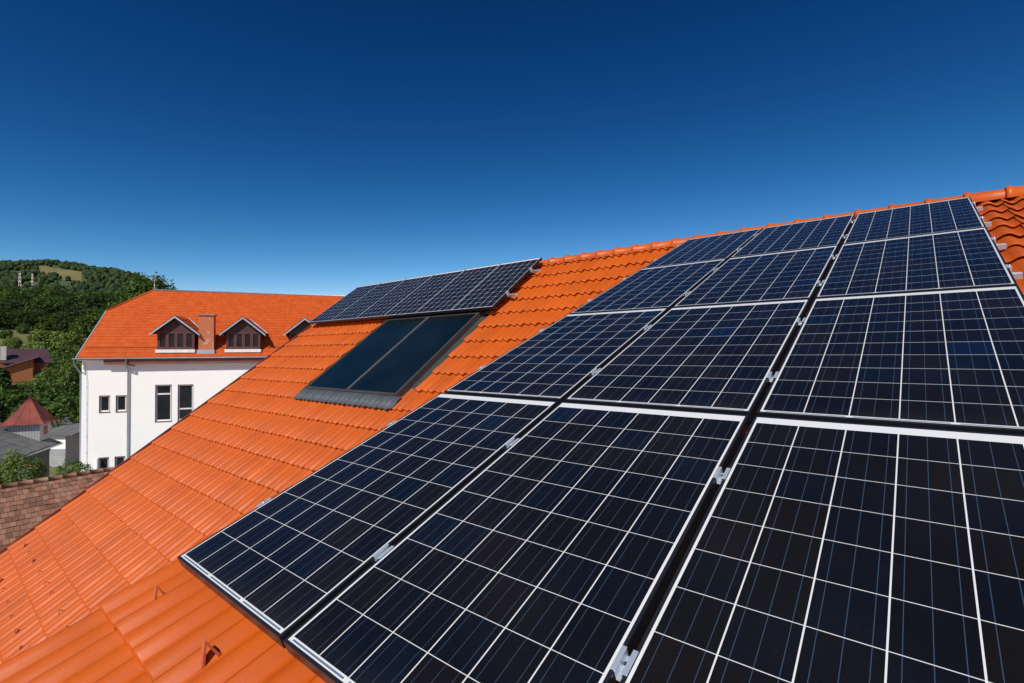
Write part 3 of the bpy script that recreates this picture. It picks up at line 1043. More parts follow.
def roof_dormer(uc, hw, apex_z, tip_z):
    z0 = EZ + (0 - EB) * math.tan(SL)       # roof height at the wall line
    zb = z0 + 0.22
    bz = lambda b: EZ + (b - EB) * math.tan(SL)
    fb = -0.02
    wz = tip_z + 0.16
    face = MB()
    hol = []
    ww = (2 * hw - 0.10) / 4
    for k in range(4):
        a = uc - hw + 0.05 + k * ww + 0.09
        hol.append((a, a + ww - 0.18, zb + 0.13, zb + 0.13 + 0.86))
    quad_wall(face, uc - hw, uc + hw, zb - 0.12, wz, hol, b=fb, depth=0.07, mat=1)
    # boarded gable, UV in metres so the boards run up
    gp = [wb_(uc - hw, fb, wz), wb_(uc + hw, fb, wz), wb_(uc, fb, apex_z - 0.08)]
    face.add(gp, [(0, 1, 2)], 0, False, [(0, 0), (2 * hw, 0), (hw, apex_z - wz)])
    # cheeks back into the roof slope
    for sg in (-1, 1):
        u = uc + sg * hw
        bb = (wz - EZ) / math.tan(SL) + EB
        p = [wb_(u, fb, zb - 0.12), wb_(u, fb, wz), wb_(u, bb, wz)]
        face.add(p, [(0, 1, 2) if sg < 0 else (2, 1, 0)], 0, False, [(0, 0), (0, 1), (1.2, 1)])
    d = face.build("dormer", [M['brown_boards'], M['brown_trim']], white)
    for (a, c, z1, z2) in hol:
        pm = MB()
        pm.add([wb_(a, fb + 0.05, z1), wb_(c, fb + 0.05, z1), wb_(c, fb + 0.05, z2), wb_(a, fb + 0.05, z2)], [(0, 1, 2, 3)])
        pm.build("pane", M['attic_glass'], d)
    # little tiled roof with pale metal barge edges
    ov = 0.30
    slope = (apex_z - tip_z) / (hw + ov)
    rm = MB()
    bk = (apex_z - EZ) / math.tan(SL) + EB
    bt_ = (tip_z - EZ) / math.tan(SL) + EB
    f0 = -0.30
    for sg in (-1, 1):
        top0, top1 = wb_(uc, f0, apex_z), wb_(uc, bk, apex_z)
        t0, t1 = wb_(uc + sg * (hw + ov), f0, tip_z), wb_(uc + sg * (hw + ov), bt_, tip_z)
        lift = Vector((0, 0, 0.06))
        # laps across the slope
        for q in range(4):
            a, b = q / 4, (q + 1) / 4
            pa0, pa1 = top0.lerp(t0, a), top1.lerp(t1, a)
            pb0, pb1 = top0.lerp(t0, b), top1.lerp(t1, b)
            up = Vector((0, 0, 0.025))
            vs = [pa0, pa1, pb1 + up, pb0 + up, pb1 - up * 0.2, pb0 - up * 0.2]
            fcs = [(0, 3, 2, 1), (3, 5, 4, 2)] if sg < 0 else [(0, 1, 2, 3), (3, 2, 4, 5)]
            rm.add([v + lift for v in vs], fcs, 0, False, [(q + 0.5 + sg, uc)] * 6)
        rm.add([top0, top1, t1, t0], [(0, 1, 2, 3)], 1)
    rm.build("dormer_roof", [M['tile_far'], M['brown_trim']], d)
    bm_ = MB()
    for sg in (-1, 1):
        p0, p1 = wb_(uc + sg * 0.001, f0 - 0.05, apex_z - 0.10), wb_(uc + sg * (hw + ov + 0.05), f0 - 0.05, tip_z - 0.135)
        h1 = Vector((0, 0, 0.12))
        bk_ = WB * 0.045
        bm_.hexa([p0, p1, p1 + bk_, p0 + bk_, p0 + h1, p1 + h1, p1 + h1 + bk_, p0 + h1 + bk_] if sg > 0 else [p1, p0, p0 + bk_, p1 + bk_, p1 + h1, p0 + h1, p0 + h1 + bk_, p1 + h1 + bk_])
    bm_.build("barge_edge", M['zinc'], d)
    # pale valley flashing where the little roof meets the big one
    vm = MB()
    vm.tube([wb_(uc, bk - 0.05, apex_z + 0.09), wb_(uc + hw + ov, bt_ - 0.02, tip_z + 0.11)], 0.05, 5)
    vm.build("valley_flashing", M['zinc'], d)
    sm = MB()
    sm.box((uc - hw - 0.06, fb - 0.16, zb - 0.24), (uc + hw + 0.06, fb - 0.003, zb - 0.04), fr=wb_)
    sm.build("sill_flashing", M['white_metal'], d)


M['brown_trim'] = plain("brown_painted_timber", (0.075, 0.028, 0.023), 0.65)
roof_dormer(4.87, 1.02, 12.42, 11.30)
roof_dormer(8.72, 1.02, 12.42, 11.30)
roof_dormer(12.55, 1.02, 12.42, 11.30)
# chimney, brick UVs in metres
cm_ = MB()
cu0, cu1, cb0, cb1, cz0, cz1 = 6.12, 6.98, -0.02, 0.62, 10.0, 12.52
for (p, L) in (((wb_(cu0, cb0, cz0), wb_(cu1, cb0, cz0), wb_(cu1, cb0, cz1), wb_(cu0, cb0, cz1)), cu1 - cu0),
               ((wb_(cu1, cb0, cz0), wb_(cu1, cb1, cz0), wb_(cu1, cb1, cz1), wb_(cu1, cb0, cz1)), cb1 - cb0),
               ((wb_(cu1, cb1, cz0), wb_(cu0, cb1, cz0), wb_(cu0, cb1, cz1), wb_(cu1, cb1, cz1)), cu1 - cu0),
               ((wb_(cu0, cb1, cz0), wb_(cu0, cb0, cz0), wb_(cu0, cb0, cz1), wb_(cu0, cb1, cz1)), cb1 - cb0)):
    cm_.add(p, [(0, 1, 2, 3)], 0, False, [(0, 0), (L, 0), (L, cz1 - cz0), (0, cz1 - cz0)])
ch = cm_.build("chimney", M['brick'], white)
mb = MB(); mb.box((cu0 - 0.07, cb0 - 0.07, cz1), (cu1 + 0.07, cb1 + 0.07, cz1 + 0.10), fr=wb_)
mb.build("chimney_cap", plain("chimney_mortar_cap", (0.30, 0.20, 0.13), 0.9), ch)
mb = MB(); mb.box((cu0 - 0.06, cb0 - 0.16, cz0), (cu1 + 0.08, cb0 - 0.003, cz0 + 0.26), fr=wb_)
mb.build("chimney_flashing", M['zinc'], ch)

# ------------------------------------------------------------------ old brown-tiled roof below us on the left
old = empty("old_house", "low old house under a weathered brown plain-tile roof below the verge", "house", bg(-9.5, 13.5, 0))
od = Vector((0.569, 0.822))
oa = bg(-15.5 - od.x * 4.5, 14.9 - od.y * 4.5, 6.0)
ODIR = (RH * od.x + FH * od.y).normalized()
OOUT = (RH * od.y - FH * od.x).normalized()
def oroof(l, s, n):
    p = R(40)
    return oa + ODIR * l + OOUT * (math.cos(p) * s + math.sin(p) * n) + Vector((0, 0, -math.sin(p) * s + math.cos(p) * n))
mb = MB()
orr = random.Random(11)
for k in range(38):
    off = 0.07 * (k % 2) + orr.uniform(-0.02, 0.02)
    for j in range(108):
        l0 = j * 0.14 + off
        g_ = orr.uniform(0.002, 0.006)
        sag = 0.03 * noise.noise(Vector((l0 * 0.5, k * 0.11, 1)))
        ds = orr.uniform(-0.014, 0.014)
        t0, t1 = orr.uniform(0, 0.006), orr.uniform(0.016, 0.030)
        s_a, s_b = k * 0.185 - 0.02, k * 0.185 + 0.215 + ds
        p = [oroof(l0 + g_, s_a, -0.01 + sag), oroof(l0 + g_, s_b, t1 - 0.018 + sag), oroof(l0 + 0.14 - g_, s_b, t1 - 0.018 + sag + t0), oroof(l0 + 0.14 - g_, s_a, -0.01 + sag),
             oroof(l0 + g_, s_a, t0 + sag), oroof(l0 + g_, s_b, t1 + sag), oroof(l0 + 0.14 - g_, s_b, t1 + t0 + sag), oroof(l0 + 0.14 - g_, s_a, t0 + sag)]
        mb.hexa(p)
mb.build("roof", M['old_tile'], old)
mb = MB()
x = 0.0
while x < 15.2:
    pts_ = [oroof(x, 0, 0.0) + Vector((0, 0, 0.02)), oroof(x + 0.36, 0, 0) + Vector((0, 0, 0.012 + orr.uniform(0, 0.02)))]
    mb.tube(pts_, 0.085, 8, r1=0.075); x += 0.35
mb.build("ridge_tiles", M['old_tile'], old)
mb = MB()
q0, q1, q2 = oroof(0, 6.8, -0.04), oroof(15.1, 6.8, -0.04), oroof(15.1, 0, -0.05)
q3 = oroof(0, 0, -0.05)
w0, w1 = Vector((q0.x, q0.y, 0)), Vector((q1.x, q1.y, 0))
bk0, bk1 = q3 - OOUT * 5.2 + Vector((0, 0, -4.3)), q2 - OOUT * 5.2 + Vector((0, 0, -4.3))
g0, g1 = Vector((bk0.x, bk0.y, 0)), Vector((bk1.x, bk1.y, 0))
mb.add([q0, q1, w1, w0, q3, q2, bk0, bk1, g0, g1], [(0, 1, 2, 3), (4, 6, 8, 3, 0), (5, 1, 2, 9, 7), (6, 7, 9, 8), (4, 5, 7, 6)])
mb.build("wall", plain("old_grey_render", (0.36, 0.33, 0.29), 0.9, 0, 0.25, 1.2), old)

# ------------------------------------------------------------------ grey house with a red turret
gh = empty("turret_house", "dark grey-roofed timber house with a small rusty red pyramid-roofed turret", "house", bg(-36, 32, 0))
ga, gb_ = Vector((-32.9, 36.0)), Vector((-30.7, 30.7))
gd = (gb_ - ga).normalized()
gdir = (RH * gd.x + FH * gd.y).normalized()            # towards us along the eave
gout = Vector((gdir.y, -gdir.x, 0))
if gout.dot(RH) < 0: gout = -gout                       # to the right
GO = bg(ga.x, ga.y, 0)
def gf(l, o, z): return GO + gdir * l + gout * o + Vector((0, 0, z))
GP = math.tan(R(26))
def asphalt_shingle():
    t = NT("grey_roofing_felt_squares")
    sx = t.n("ShaderNodeSeparateXYZ"); t.l(t.coord("UV"), sx.inputs[0])
    a = t.math('LESS_THAN', t.math('FRACT', t.math('DIVIDE', sx.outputs[0], 0.9)), 0.05)
    b = t.math('LESS_THAN', t.math('FRACT', t.math('DIVIDE', sx.outputs[1], 0.62)), 0.06)
    ln = t.math('MAXIMUM', a, b)
    nz = t.noise(1.1, 6, t.coord(), 0.7)
    t.color(t.mix(ln, t.ramp(nz, [(0.3, (0.085, 0.088, 0.09)), (0.7, (0.17, 0.17, 0.17))]), (0.05, 0.05, 0.052)))
    t.set(Roughness=0.85)
    return t.mat
M['felt'] = asphalt_shingle()
mb = MB()
zE = 3.65
def slab(mb, pts, uvs, th=0.09, mat=0):
    n_ = len(pts)
    nv = (pts[1] - pts[0]).cross(pts[2] - pts[0]).normalized()
    if nv.z < 0: nv = -nv
    lo = [p - nv * th for p in pts]
    up_first = (pts[1] - pts[0]).cross(pts[2] - pts[0]).z > 0
    order = tuple(range(n_)) if up_first else tuple(reversed(range(n_)))
    mb.add(pts, [order], mat, False, uvs)
    mb.add(pts + lo, [tuple(n_ + i for i in reversed(order))] + [((i + 1) % n_, i, n_ + i, n_ + (i + 1) % n_) if up_first else (i, (i + 1) % n_, n_ + (i + 1) % n_, n_ + i) for i in range(n_)], mat, False, [(0.5, 0.3)] * (2 * n_))
slab(mb, [gf(0, 0, zE), gf(8.5, 0, zE), gf(8.5, -4.6, zE + 4.6 * GP), gf(0, -4.6, zE + 4.6 * GP)], [(0, 0), (8.5, 0), (8.5, 5), (0, 5)])
slab(mb, [gf(0, -4.6, zE + 4.6 * GP), gf(8.5, -4.6, zE + 4.6 * GP), gf(8.5, -9.2, zE), gf(0, -9.2, zE)], [(0, 0), (8.5, 0), (8.5, 5), (0, 5)])
mb.build("roof", M['felt'], gh)
mb = MB()
slab(mb, [gf(6.4, 1.15, zE - 0.62), gf(8.5, 1.15, zE - 0.62), gf(8.5, -0.45, zE - 0.12), gf(6.4, -0.45, zE - 0.12)], [(0, 0), (4.4, 0), (4.4, 1.7), (0, 1.7)])
mb.build("porch_roof", M['felt'], gh)
mb = MB()
mb.tube([gf(6.38, 1.15, zE - 0.58), gf(6.38, -0.45, zE - 0.08)], 0.05, 6)
mb.build("porch_roof_edge", plain("red_painted_edge", (0.36, 0.07, 0.05), 0.6), gh)
mb = MB()
wl_ = [(-0.5, 0.45), (-8.7, 0.45), (-8.7, 8.3), (-0.5, 8.3)]
def gwin(l0, l1, z0, z1): return (l0, l1, z0, z1)
GW = [gwin(3.1, 4.7, 1.55, 2.55)]
quad_wall(mb, 0.45, 8.3, 0, zE + 0.2, GW, b=0, depth=0.14, fr=lambda a, b, z: gf(a, -0.5 - b, z))
mb.add([gf(0.45, -0.5, 0), gf(0.45, -8.7, 0), gf(0.45, -8.7, zE), gf(0.45, -4.6, zE + 4.6 * GP - 0.1), gf(0.45, -0.5, zE + 0.2)], [(0, 1, 2, 3, 4)])
mb.add([gf(8.3, -0.5, 0), gf(8.3, -8.7, 0), gf(8.3, -8.7, zE), gf(8.3, -4.6, zE + 4.6 * GP - 0.1), gf(8.3, -0.5, zE + 0.2)], [(4, 3, 2, 1, 0)])
mb.add([gf(0.45, -8.7, 0), gf(8.3, -8.7, 0), gf(8.3, -8.7, zE), gf(0.45, -8.7, zE)], [(0, 1, 2, 3)])
mb.build("wall", M['dark_boards'], gh)
for (a, b, z0, z1) in GW:
    fm = MB()
    for q in ((a, a + 0.06, z0, z1), (b - 0.06, b, z0, z1), ((a + b) / 2 - 0.04, (a + b) / 2 + 0.04, z0 + 0.06, z1 - 0.06)):
        fm.box((q[0], -0.57, q[2]), (q[1], -0.52, q[3]), fr=lambda l, o, z: gf(l, o, z))
    fm.box((a + 0.06, -0.57, z0), (b - 0.06, -0.52, z0 + 0.06), fr=gf)
    fm.box((a + 0.06, -0.57, z1 - 0.06), (b - 0.06, -0.52, z1), fr=gf)
    wn2 = fm.build("window", M['window_frame'], gh)
    cm2 = MB()
    cm2.add([gf(a, -0.60, z0), gf(b, -0.60, z0), gf(b, -0.60, z1), gf(a, -0.60, z1)], [(0, 1, 2, 3), (3, 2, 1, 0)][:1])
    cm2.build("curtain", plain("pale_curtain", (0.55, 0.54, 0.5), 0.8, 0, 0.2, 6), wn2)
mb = MB()
mb.tube([gf(0.0, 0.06, zE - 0.1), gf(8.5, 0.06, zE - 0.1)], 0.055, 6)
mb.build("gutter", M['grey_metal'], gh)
# turret
tc = bg(-34.15, 34.9, 0)
ph = R(24)
tx = (RH * math.cos(ph) + FH * math.sin(ph)).normalized()
ty = Vector((-tx.y, tx.x, 0))
def tf(a, b, z): return tc + tx * a + ty * b + Vector((0, 0, z))
mb = MB()
hw = 0.86
for (p, q) in (((-hw, -hw), (hw, -hw)), ((hw, -hw), (hw, hw)), ((hw, hw), (-hw, hw)), ((-hw, hw), (-hw, -hw))):
    mb.add([tf(*p, 3.0), tf(*q, 3.0), tf(*q, 5.22), tf(*p, 5.22)], [(0, 1, 2, 3)], 0, False, [(0, 0), (2 * hw, 0), (2 * hw, 1.9), (0, 1.9)])
tur = mb.build("turret", M['grey_boards'], gh)
mb = MB()
mb.add([tf(hw + 0.012, -0.30, 4.35), tf(hw + 0.012, 0.32, 4.35), tf(hw + 0.012, 0.32, 4.95), tf(hw + 0.012, -0.30, 4.95)], [(0, 1, 2, 3)])
mb.build("shutter", plain("dull_red_shutter", (0.16, 0.06, 0.05), 0.7), tur)
mb = MB()
lev = [(1.22, 5.20), (1.0, 5.40), (0.5, 6.18), (0.04, 6.98)]
vs, fs = [], []
for (h_, z) in lev:
    vs += [tf(-h_, -h_, z), tf(h_, -h_, z), tf(h_, h_, z), tf(-h_, h_, z)]
for i in range(3):
    for k in range(4):
        k2 = (k + 1) % 4
        fs.append((i * 4 + k, i * 4 + k2, (i + 1) * 4 + k2, (i + 1) * 4 + k))
fs += [(3, 2, 1, 0), (12, 13, 14, 15)]
mb.add(vs, fs)
M['rusty_red'] = plain("rusty_red_sheet", (0.19, 0.036, 0.022), 0.8, 0, 0.35, 1.6)
trf = mb.build("turret_roof", M['rusty_red'], tur)
mb = MB()
for k in range(4):
    sx_, sy_ = ((-1, -1), (1, -1), (1, 1), (-1, 1))[k]
    mb.tube([tf(sx_ * h_, sy_ * h_, z + 0.015) for h_, z in lev], 0.022, 5)
    ax_, ay_ = ((0, -1), (1, 0), (0, 1), (-1, 0))[k]
    for o_ in (-0.33, 0.33):
        mb.tube([tf(ax_ * h_ + (o_ * h_ if ax_ == 0 else 0), ay_ * h_ + (o_ * h_ if ay_ == 0 else 0), z + 0.01) for h_, z in lev], 0.014, 5)
mb.build("seam", M['rusty_red'], trf)
mb = MB(); mb.tube([tf(0, 0, 6.95), tf(0, 0, 7.6)], 0.025, 6, r1=0.008)
mb.build("finial", M['dark_boards'], trf)

# ------------------------------------------------------------------ block shed behind it
sh = empty("block_shed", "small shed, white above grey blockwork, beside the white building", "shed", bg(-41, 45, 0))
def sf(a, b, z): return bg(-43.1 + a, 43.5 + b, z)
M['block'] = brick_material("grey_blockwork", (0.30, 0.31, 0.32), (0.36, 0.37, 0.38), (0.22, 0.22, 0.22), 1.1)
mb = MB()
mb.add([sf(0, 0, 0), sf(3.7, 0, 0), sf(3.7, 0, 1.7), sf(0, 0, 1.7)], [(0, 1, 2, 3)], 0, False, [(0, 0), (3.7, 0), (3.7, 1.7), (0, 1.7)])
mb.add([sf(0, 0, 1.7), sf(3.7, 0, 1.7), sf(3.7, 0, 3.0), sf(0, 0, 3.0)], [(0, 1, 2, 3)], 1)
mb.add([sf(3.7, 0, 0), sf(3.7, 4, 0), sf(3.7, 4, 3.7), sf(3.7, 0, 3.0)], [(0, 1, 2, 3)], 0, False, [(0, 0), (4, 0), (4, 3.7), (0, 4.2)])
mb.add([sf(0, 4, 0), sf(0, 0, 0), sf(0, 0, 3.0), sf(0, 4, 3.7)], [(0, 1, 2, 3)], 0, False, [(0, 0), (4, 0), (4, 4.2), (0, 3.7)])
mb.add([sf(3.7, 4, 0), sf(0, 4, 0), sf(0, 4, 3.7), sf(3.7, 4, 3.7)], [(0, 1, 2, 3)], 0, False, [(0, 0), (3.7, 0), (3.7, 3.7), (0, 3.7)])
mb.build("wall", [M['block'], M['white_wall']], sh)
mb = MB()
slab(mb, [sf(-0.3, -0.35, 2.98), sf(4.6, -0.35, 2.98), sf(4.6, 4.3, 3.95), sf(-0.3, 4.3, 3.95)], [(0, 0), (4.9, 0), (4.9, 4.7), (0, 4.7)], 0.1)
mb.build("roof", M['felt'], sh)
mb = MB()
mb.box((1.2, -0.05, 0.0), (2.0, -0.004, 1.65), fr=sf)
mb.build("door", plain("pinkish_door", (0.38, 0.28, 0.27), 0.7), sh)

# ------------------------------------------------------------------ orange house on the hillside
hx, hz = -70.5, 70.0
hg = ground_h(hx, hz)
oh = empty("hillside_house", "small orange-walled house with purple metal roofs on the hillside", "house", bg(hx, hz, hg))
def hf(a, b, z): return bg(hx + 0.78 * (a * 0.77 - b * 0.64), hz + 0.78 * (a * 0.64 + b * 0.77), z)
M['orange_wall'] = plain("orange_render", (0.29, 0.105, 0.036), 0.9, 0, 0.1, 0.6)
M['purple'] = plain("purple_sheet_roof", (0.066, 0.034, 0.044), 0.5, 0, 0.15, 0.8)
mb = MB()
mb.add([hf(-3.5, -1.5, hg - 1), hf(2.25, -1.5, hg - 1), hf(2.25, -1.5, 9.35), hf(-3.5, -1.5, 7.6)], [(0, 1, 2, 3)])
mb.add([hf(2.25, -1.5, hg - 1), hf(2.25, 4, hg - 1), hf(2.25, 4, 9.0), hf(2.25, -1.5, 9.35)], [(0, 1, 2, 3)])
mb.add([hf(2.25, 1.6, hg - 1), hf(3.7, 1.6, hg - 1), hf(3.7, 1.6, 8.9), hf(2.25, 1.6, 8.9)], [(0, 1, 2, 3)])
mb.add([hf(3.7, 1.6, hg - 1), hf(3.7, 6, hg - 1), hf(3.7, 6, 8.9), hf(3.7, 1.6, 8.9)], [(0, 1, 2, 3)])
mb.add([hf(-3.5, 6, hg - 1), hf(-3.5, -1.5, hg - 1), hf(-3.5, -1.5, 7.6), hf(-3.5, 6, 8.9)], [(0, 1, 2, 3)])
mb.add([hf(3.7, 6, hg - 1), hf(-3.5, 6, hg - 1), hf(-3.5, 6, 8.9), hf(3.7, 6, 8.9)], [(0, 1, 2, 3)])
mb.build("wall", M['orange_wall'], oh)
mb = MB()
slab(mb, [hf(-4.4, -2.1, 7.45), hf(2.9, -2.1, 9.75), hf(2.9, 1.6, 9.75), hf(-4.4, 1.6, 7.45)], None, 0.12)
mb.build("porch_roof", plain("mauve_sheet_roof", (0.17, 0.11, 0.13), 0.5, 0, 0.12, 0.8), oh)
mb = MB()
slab(mb, [hf(-4.2, -0.4, 8.95), hf(4.7, -0.4, 8.85), hf(3.9, 4.0, 10.95), hf(-4.2, 4.0, 10.95)], None, 0.14)
slab(mb, [hf(-4.2, 4.02, 10.95), hf(3.9, 4.02, 10.95), hf(3.9, 7.5, 9.2), hf(-4.2, 7.5, 9.2)], None, 0.14)
mb.build("roof", M['purple'], oh)
mb = MB(); mb.box((-2.1, 0.2, 9.3), (-1.35, 1.2, 11.25), fr=hf)
mb.build("chimney", plain("pale_chimney_render", (0.5, 0.48, 0.43), 0.9), oh)
mb = MB()
mb.box((2.3, 0.2, 6.9), (3.75, 0.26, 7.75), fr=hf)
mb.build("balcony", plain("dark_blue_railing", (0.03, 0.04, 0.07), 0.6), oh)
mb = MB(); mb.box((3.55, 0.1, hg - 1), (3.72, 0.27, 8.88), fr=hf)
mb.build("post", M['brown_sill'], oh)

# ------------------------------------------------------------------ vegetation
def crown_mesh(name, seed, n_leaf, leaf, shape, mat):
    """unit crown: many small leaf faces in clumps, gaps between; height 1, base at z=0"""
    rr = random.Random(seed)
    mb = MB()
    clumps = []
    if shape == "round":
        for i in range(46):
            th, z = rr.uniform(0, 2 * math.pi), rr.uniform(0.10, 0.93)
            rad = 0.42 * math.sqrt(max(0.05, 1 - ((z - 0.46) / 0.54) ** 2)) * rr.uniform(0.45, 1.0)
            clumps.append((Vector((rad * math.cos(th), rad * math.sin(th), z)), rr.uniform(0.12, 0.20)))
    elif shape == "cone":
        for i in range(44):
            z = 0.06 + 0.92 * (i / 44)
            th = i * 2.4
            rad = 0.26 * (1.02 - z) * rr.uniform(0.5, 1.15)
            clumps.append((Vector((rad * math.cos(th), rad * math.sin(th), z)), 0.045 + 0.085 * (1 - z)))
    else:                       # low spreading bush
        for i in range(30):
            th = rr.uniform(0, 2 * math.pi)
            rad = 0.62 * math.sqrt(rr.random())
            z = rr.uniform(0.12, 0.95) * math.sqrt(max(0.1, 1 - (rad / 0.72) ** 2))
            clumps.append((Vector((rad * math.cos(th), rad * math.sin(th), z)), rr.uniform(0.13, 0.22)))
    for i in range(n_leaf):
        c, r = rr.choice(clumps)
        if shape != "cone" and rr.random() < 0.35:      # a looser shell that closes the outline
            c, r = Vector((0, 0, 0.46 if shape == "round" else 0.40)), 1.0
        d = Vector((rr.gauss(0, 1), rr.gauss(0, 1), rr.gauss(0, 1) * 0.8)).normalized()
        if r == 1.0:
            ax = (0.45, 0.45, 0.50) if shape == "round" else (0.60, 0.60, 0.50)
            wob = 1 + 0.22 * noise.noise(d * 2.3 + Vector((seed, 0, 0)))
            p = c + Vector((d.x * ax[0], d.y * ax[1], max(d.z, -0.75) * ax[2])) * wob * rr.uniform(0.82, 1.0)
        else: p = c + d * r * (rr.uniform(0.55, 1.08) if rr.random() < 0.8 else rr.random())
        nrm = (d * 0.75 + Vector((rr.gauss(0, .38), rr.gauss(0, .38), rr.gauss(0, .38) + 0.75))).normalized()
        a = nrm.orthogonal().normalized()
        a = Matrix.Rotation(rr.uniform(0, 6.28), 3, nrm) @ a
        b = nrm.cross(a)
        s = leaf * rr.uniform(0.6, 1.35)
        mb.add([p - a * s, p + b * s * 0.55 + nrm * s * 0.1, p + a * s, p - b * s * 0.55 + nrm * s * 0.1], [(0, 1, 2, 3)])
    me_o = mb.build(name, mat)
    return me_o


def trunk_mesh(seed, spread):
    rr = random.Random(seed)
    mb = MB()
    mb.tube([(0, 0, -0.06), (0.01, 0, 0.2), (0.0, 0.01, 0.5), (0.01, 0, 0.8)], 0.030, 7, r1=0.008)
    for i in range(8):
        z = rr.uniform(0.22, 0.62)
        th = i * 2.4
        e = Vector((math.cos(th) * spread, math.sin(th) * spread, z + rr.uniform(0.1, 0.25)))
        mb.tube([(0, 0, z), e * 0.5 + Vector((0, 0, z * 0.5 + 0.01)), e], 0.013, 5, r1=0.004)
    return mb


KINDS = {}
def tree(kind, name, label, xc, zc, height, width=None, base=None, group=None, rot=None):
    """kind: (shape, material key, leaves, leaf size, variants)"""
    shape, mk, nl, ls = kind
    var = rng.randrange(3)
    key = (kind, var)
    root = empty(name, label, {"round": "tree", "cone": "conifer", "bush": "bush"}[shape], None, group)
    if key not in KINDS:
        sp = {"round": 0.32, "cone": 0.14, "bush": 0.45}[shape]
        c = crown_mesh("crown", hash(shape) % 50 * 0 + len(KINDS) * 13 + 5, nl, ls, shape, M[mk])
        t_ = trunk_mesh(len(KINDS) + 2, sp).build("trunk", M['bark'])
        KINDS[key] = (c.data, t_.data)
        c.parent = root; t_.parent = root
    else:
        for nm, me in zip(("crown", "trunk"), KINDS[key]):
            o = bpy.data.objects.new(nm, me); COL.objects.link(o); o.parent = root
    gz = ground_h(xc, zc) if base is None else base
    root.location = bg(xc, zc, gz)
    w = height if width is None else width
    if width is not None: w = width / {"round": 0.95, "cone": 0.55, "bush": 1.35}[shape]
    root.scale = (w, w, height)
    root.rotation_euler = (0, 0, rng.uniform(0, 6.28) if rot is None else rot)
    return root


def px(x, zc): return (x - 512) / 491.9 * zc
FAR = ("round", 'leaf_dark', 4200, 0.034)
MID = ("round", 'leaf', 4200, 0.034)
BUSH = ("bush", 'leaf', 5200, 0.040)
BUSHL = ("bush", 'leaf_light', 5200, 0.040)
CON = ("cone", 'leaf_dark', 3600, 0.024)
# forest edge on the slope behind the meadow: (pixel column, depth, height, width)
T_EDGE = [(-8, 190, 14, 17), (6, 205, 15, 16), (16, 185, 13, 15), (27, 200, 15, 18), (38, 190, 14, 15), (47, 210, 16, 16), (56, 182, 11, 13), (66, 192, 13, 14),
          (74, 178, 11, 13), (84, 170, 12, 14), (94, 182, 14, 15), (103, 165, 13, 13), (112, 172, 14, 14), (120, 158, 12, 13), (129, 170, 13, 13), (30, 168, 11, 13), (2, 165, 10, 13), (60, 165, 9, 12), (98, 150, 8, 11), (18, 160, 9, 12), (44, 162, 10, 12), (80, 150, 8, 10),
          (10, 152, 6, 9), (36, 150, 6, 9), (54, 150, 5, 8), (70, 148, 6, 8), (88, 140, 6, 8), (-4, 150, 7, 9), (108, 142, 8, 10), (24, 152, 5, 8)]
for i, (x, z, h, w) in enumerate(T_EDGE):
    tree(FAR if i % 2 else MID, "broadleaf_tree", "dark broadleaf tree in the dense forest belt above the meadow", px(x, z), z, h, w, group="trees of the forest belt above the meadow")
tree(("round", 'leaf', 9000, 0.028), "broadleaf_tree", "large round tree rising behind the left end of the white building's ridge", px(149, 128), 128, 18.6, 13.0)
tree(("round", 'leaf', 9000, 0.028), "broadleaf_tree", "smaller tree right of the large round tree, behind the white building's ridge", px(173, 133), 133, 16.6, 10.0)
tree(MID, "broadleaf_tree", "green tree just left of the white building's roof slope, below the large round tree", px(122, 120), 120, 11, 9)
# meadow and garden bushes
tree(("bush", 'leaf_light', 7000, 0.038), "leafy_bush", "large light green bush between the purple-roofed house and the white building", px(55, 86), 86, 9.0, 8.8, base=ground_h(px(55, 86), 86) - 0.8)
tree(BUSH, "leafy_bush", "mid green bush right of the large light green bush", px(72, 84), 84, 6.0, 6.0)
tree(BUSHL, "leafy_bush", "pale shrub at the meadow's left edge above the purple roof", px(10, 100), 100, 4.0, 3.0)
tree(BUSHL, "leafy_bush", "pale shrub right of the purple-roofed house's dark recess", px(50, 64), 64, 5.0, 4.5)
tree(BUSH, "leafy_bush", "green shrub against the white building's left corner", px(67, 58), 58, 6.3, 5.5)
tree(BUSHL, "leafy_bush", "loose light green shrub against the white building's upper left wall", px(70, 66), 66, 5.5, 5.0)
tree(BUSH, "leafy_bush", "broad green hedge bush directly behind the red turret", px(42, 52), 52, 6.0, 6.5)
tree(BUSH, "leafy_bush", "dark green bush between turret and white building, above the shed", px(64, 47), 47, 5.6, 5.5)
tree(BUSH, "leafy_bush", "green bush to the left behind the red turret roof", px(12, 48), 48, 6.6, 6.0)
tree(BUSHL, "leafy_bush", "light shrub below the orange wall of the hillside house", px(30, 58), 58, 5.2, 4.6)
tree(CON, "conifer", "dark conifer at the left edge in front of the orange house", px(3, 50), 50, 7.6, 4.2)
tree(CON, "conifer", "second dark conifer low at the left edge, smaller", px(-8, 44), 44, 7.0, 4.2)
tree(("bush", 'leaf_light', 2600, 0.040), "climbing_shrub", "bright green climbing shrub in front of the grey house wall, above the old brown roof", px(15, 21.5), 21.5, 2.0, 2.2, base=4.0)
tree(("bush", 'leaf', 1500, 0.045), "leafy_bush", "small green weed bush behind the old brown roof's ridge, by the white building's foot", px(74, 27), 27, 1.3, 1.6, base=3.0)

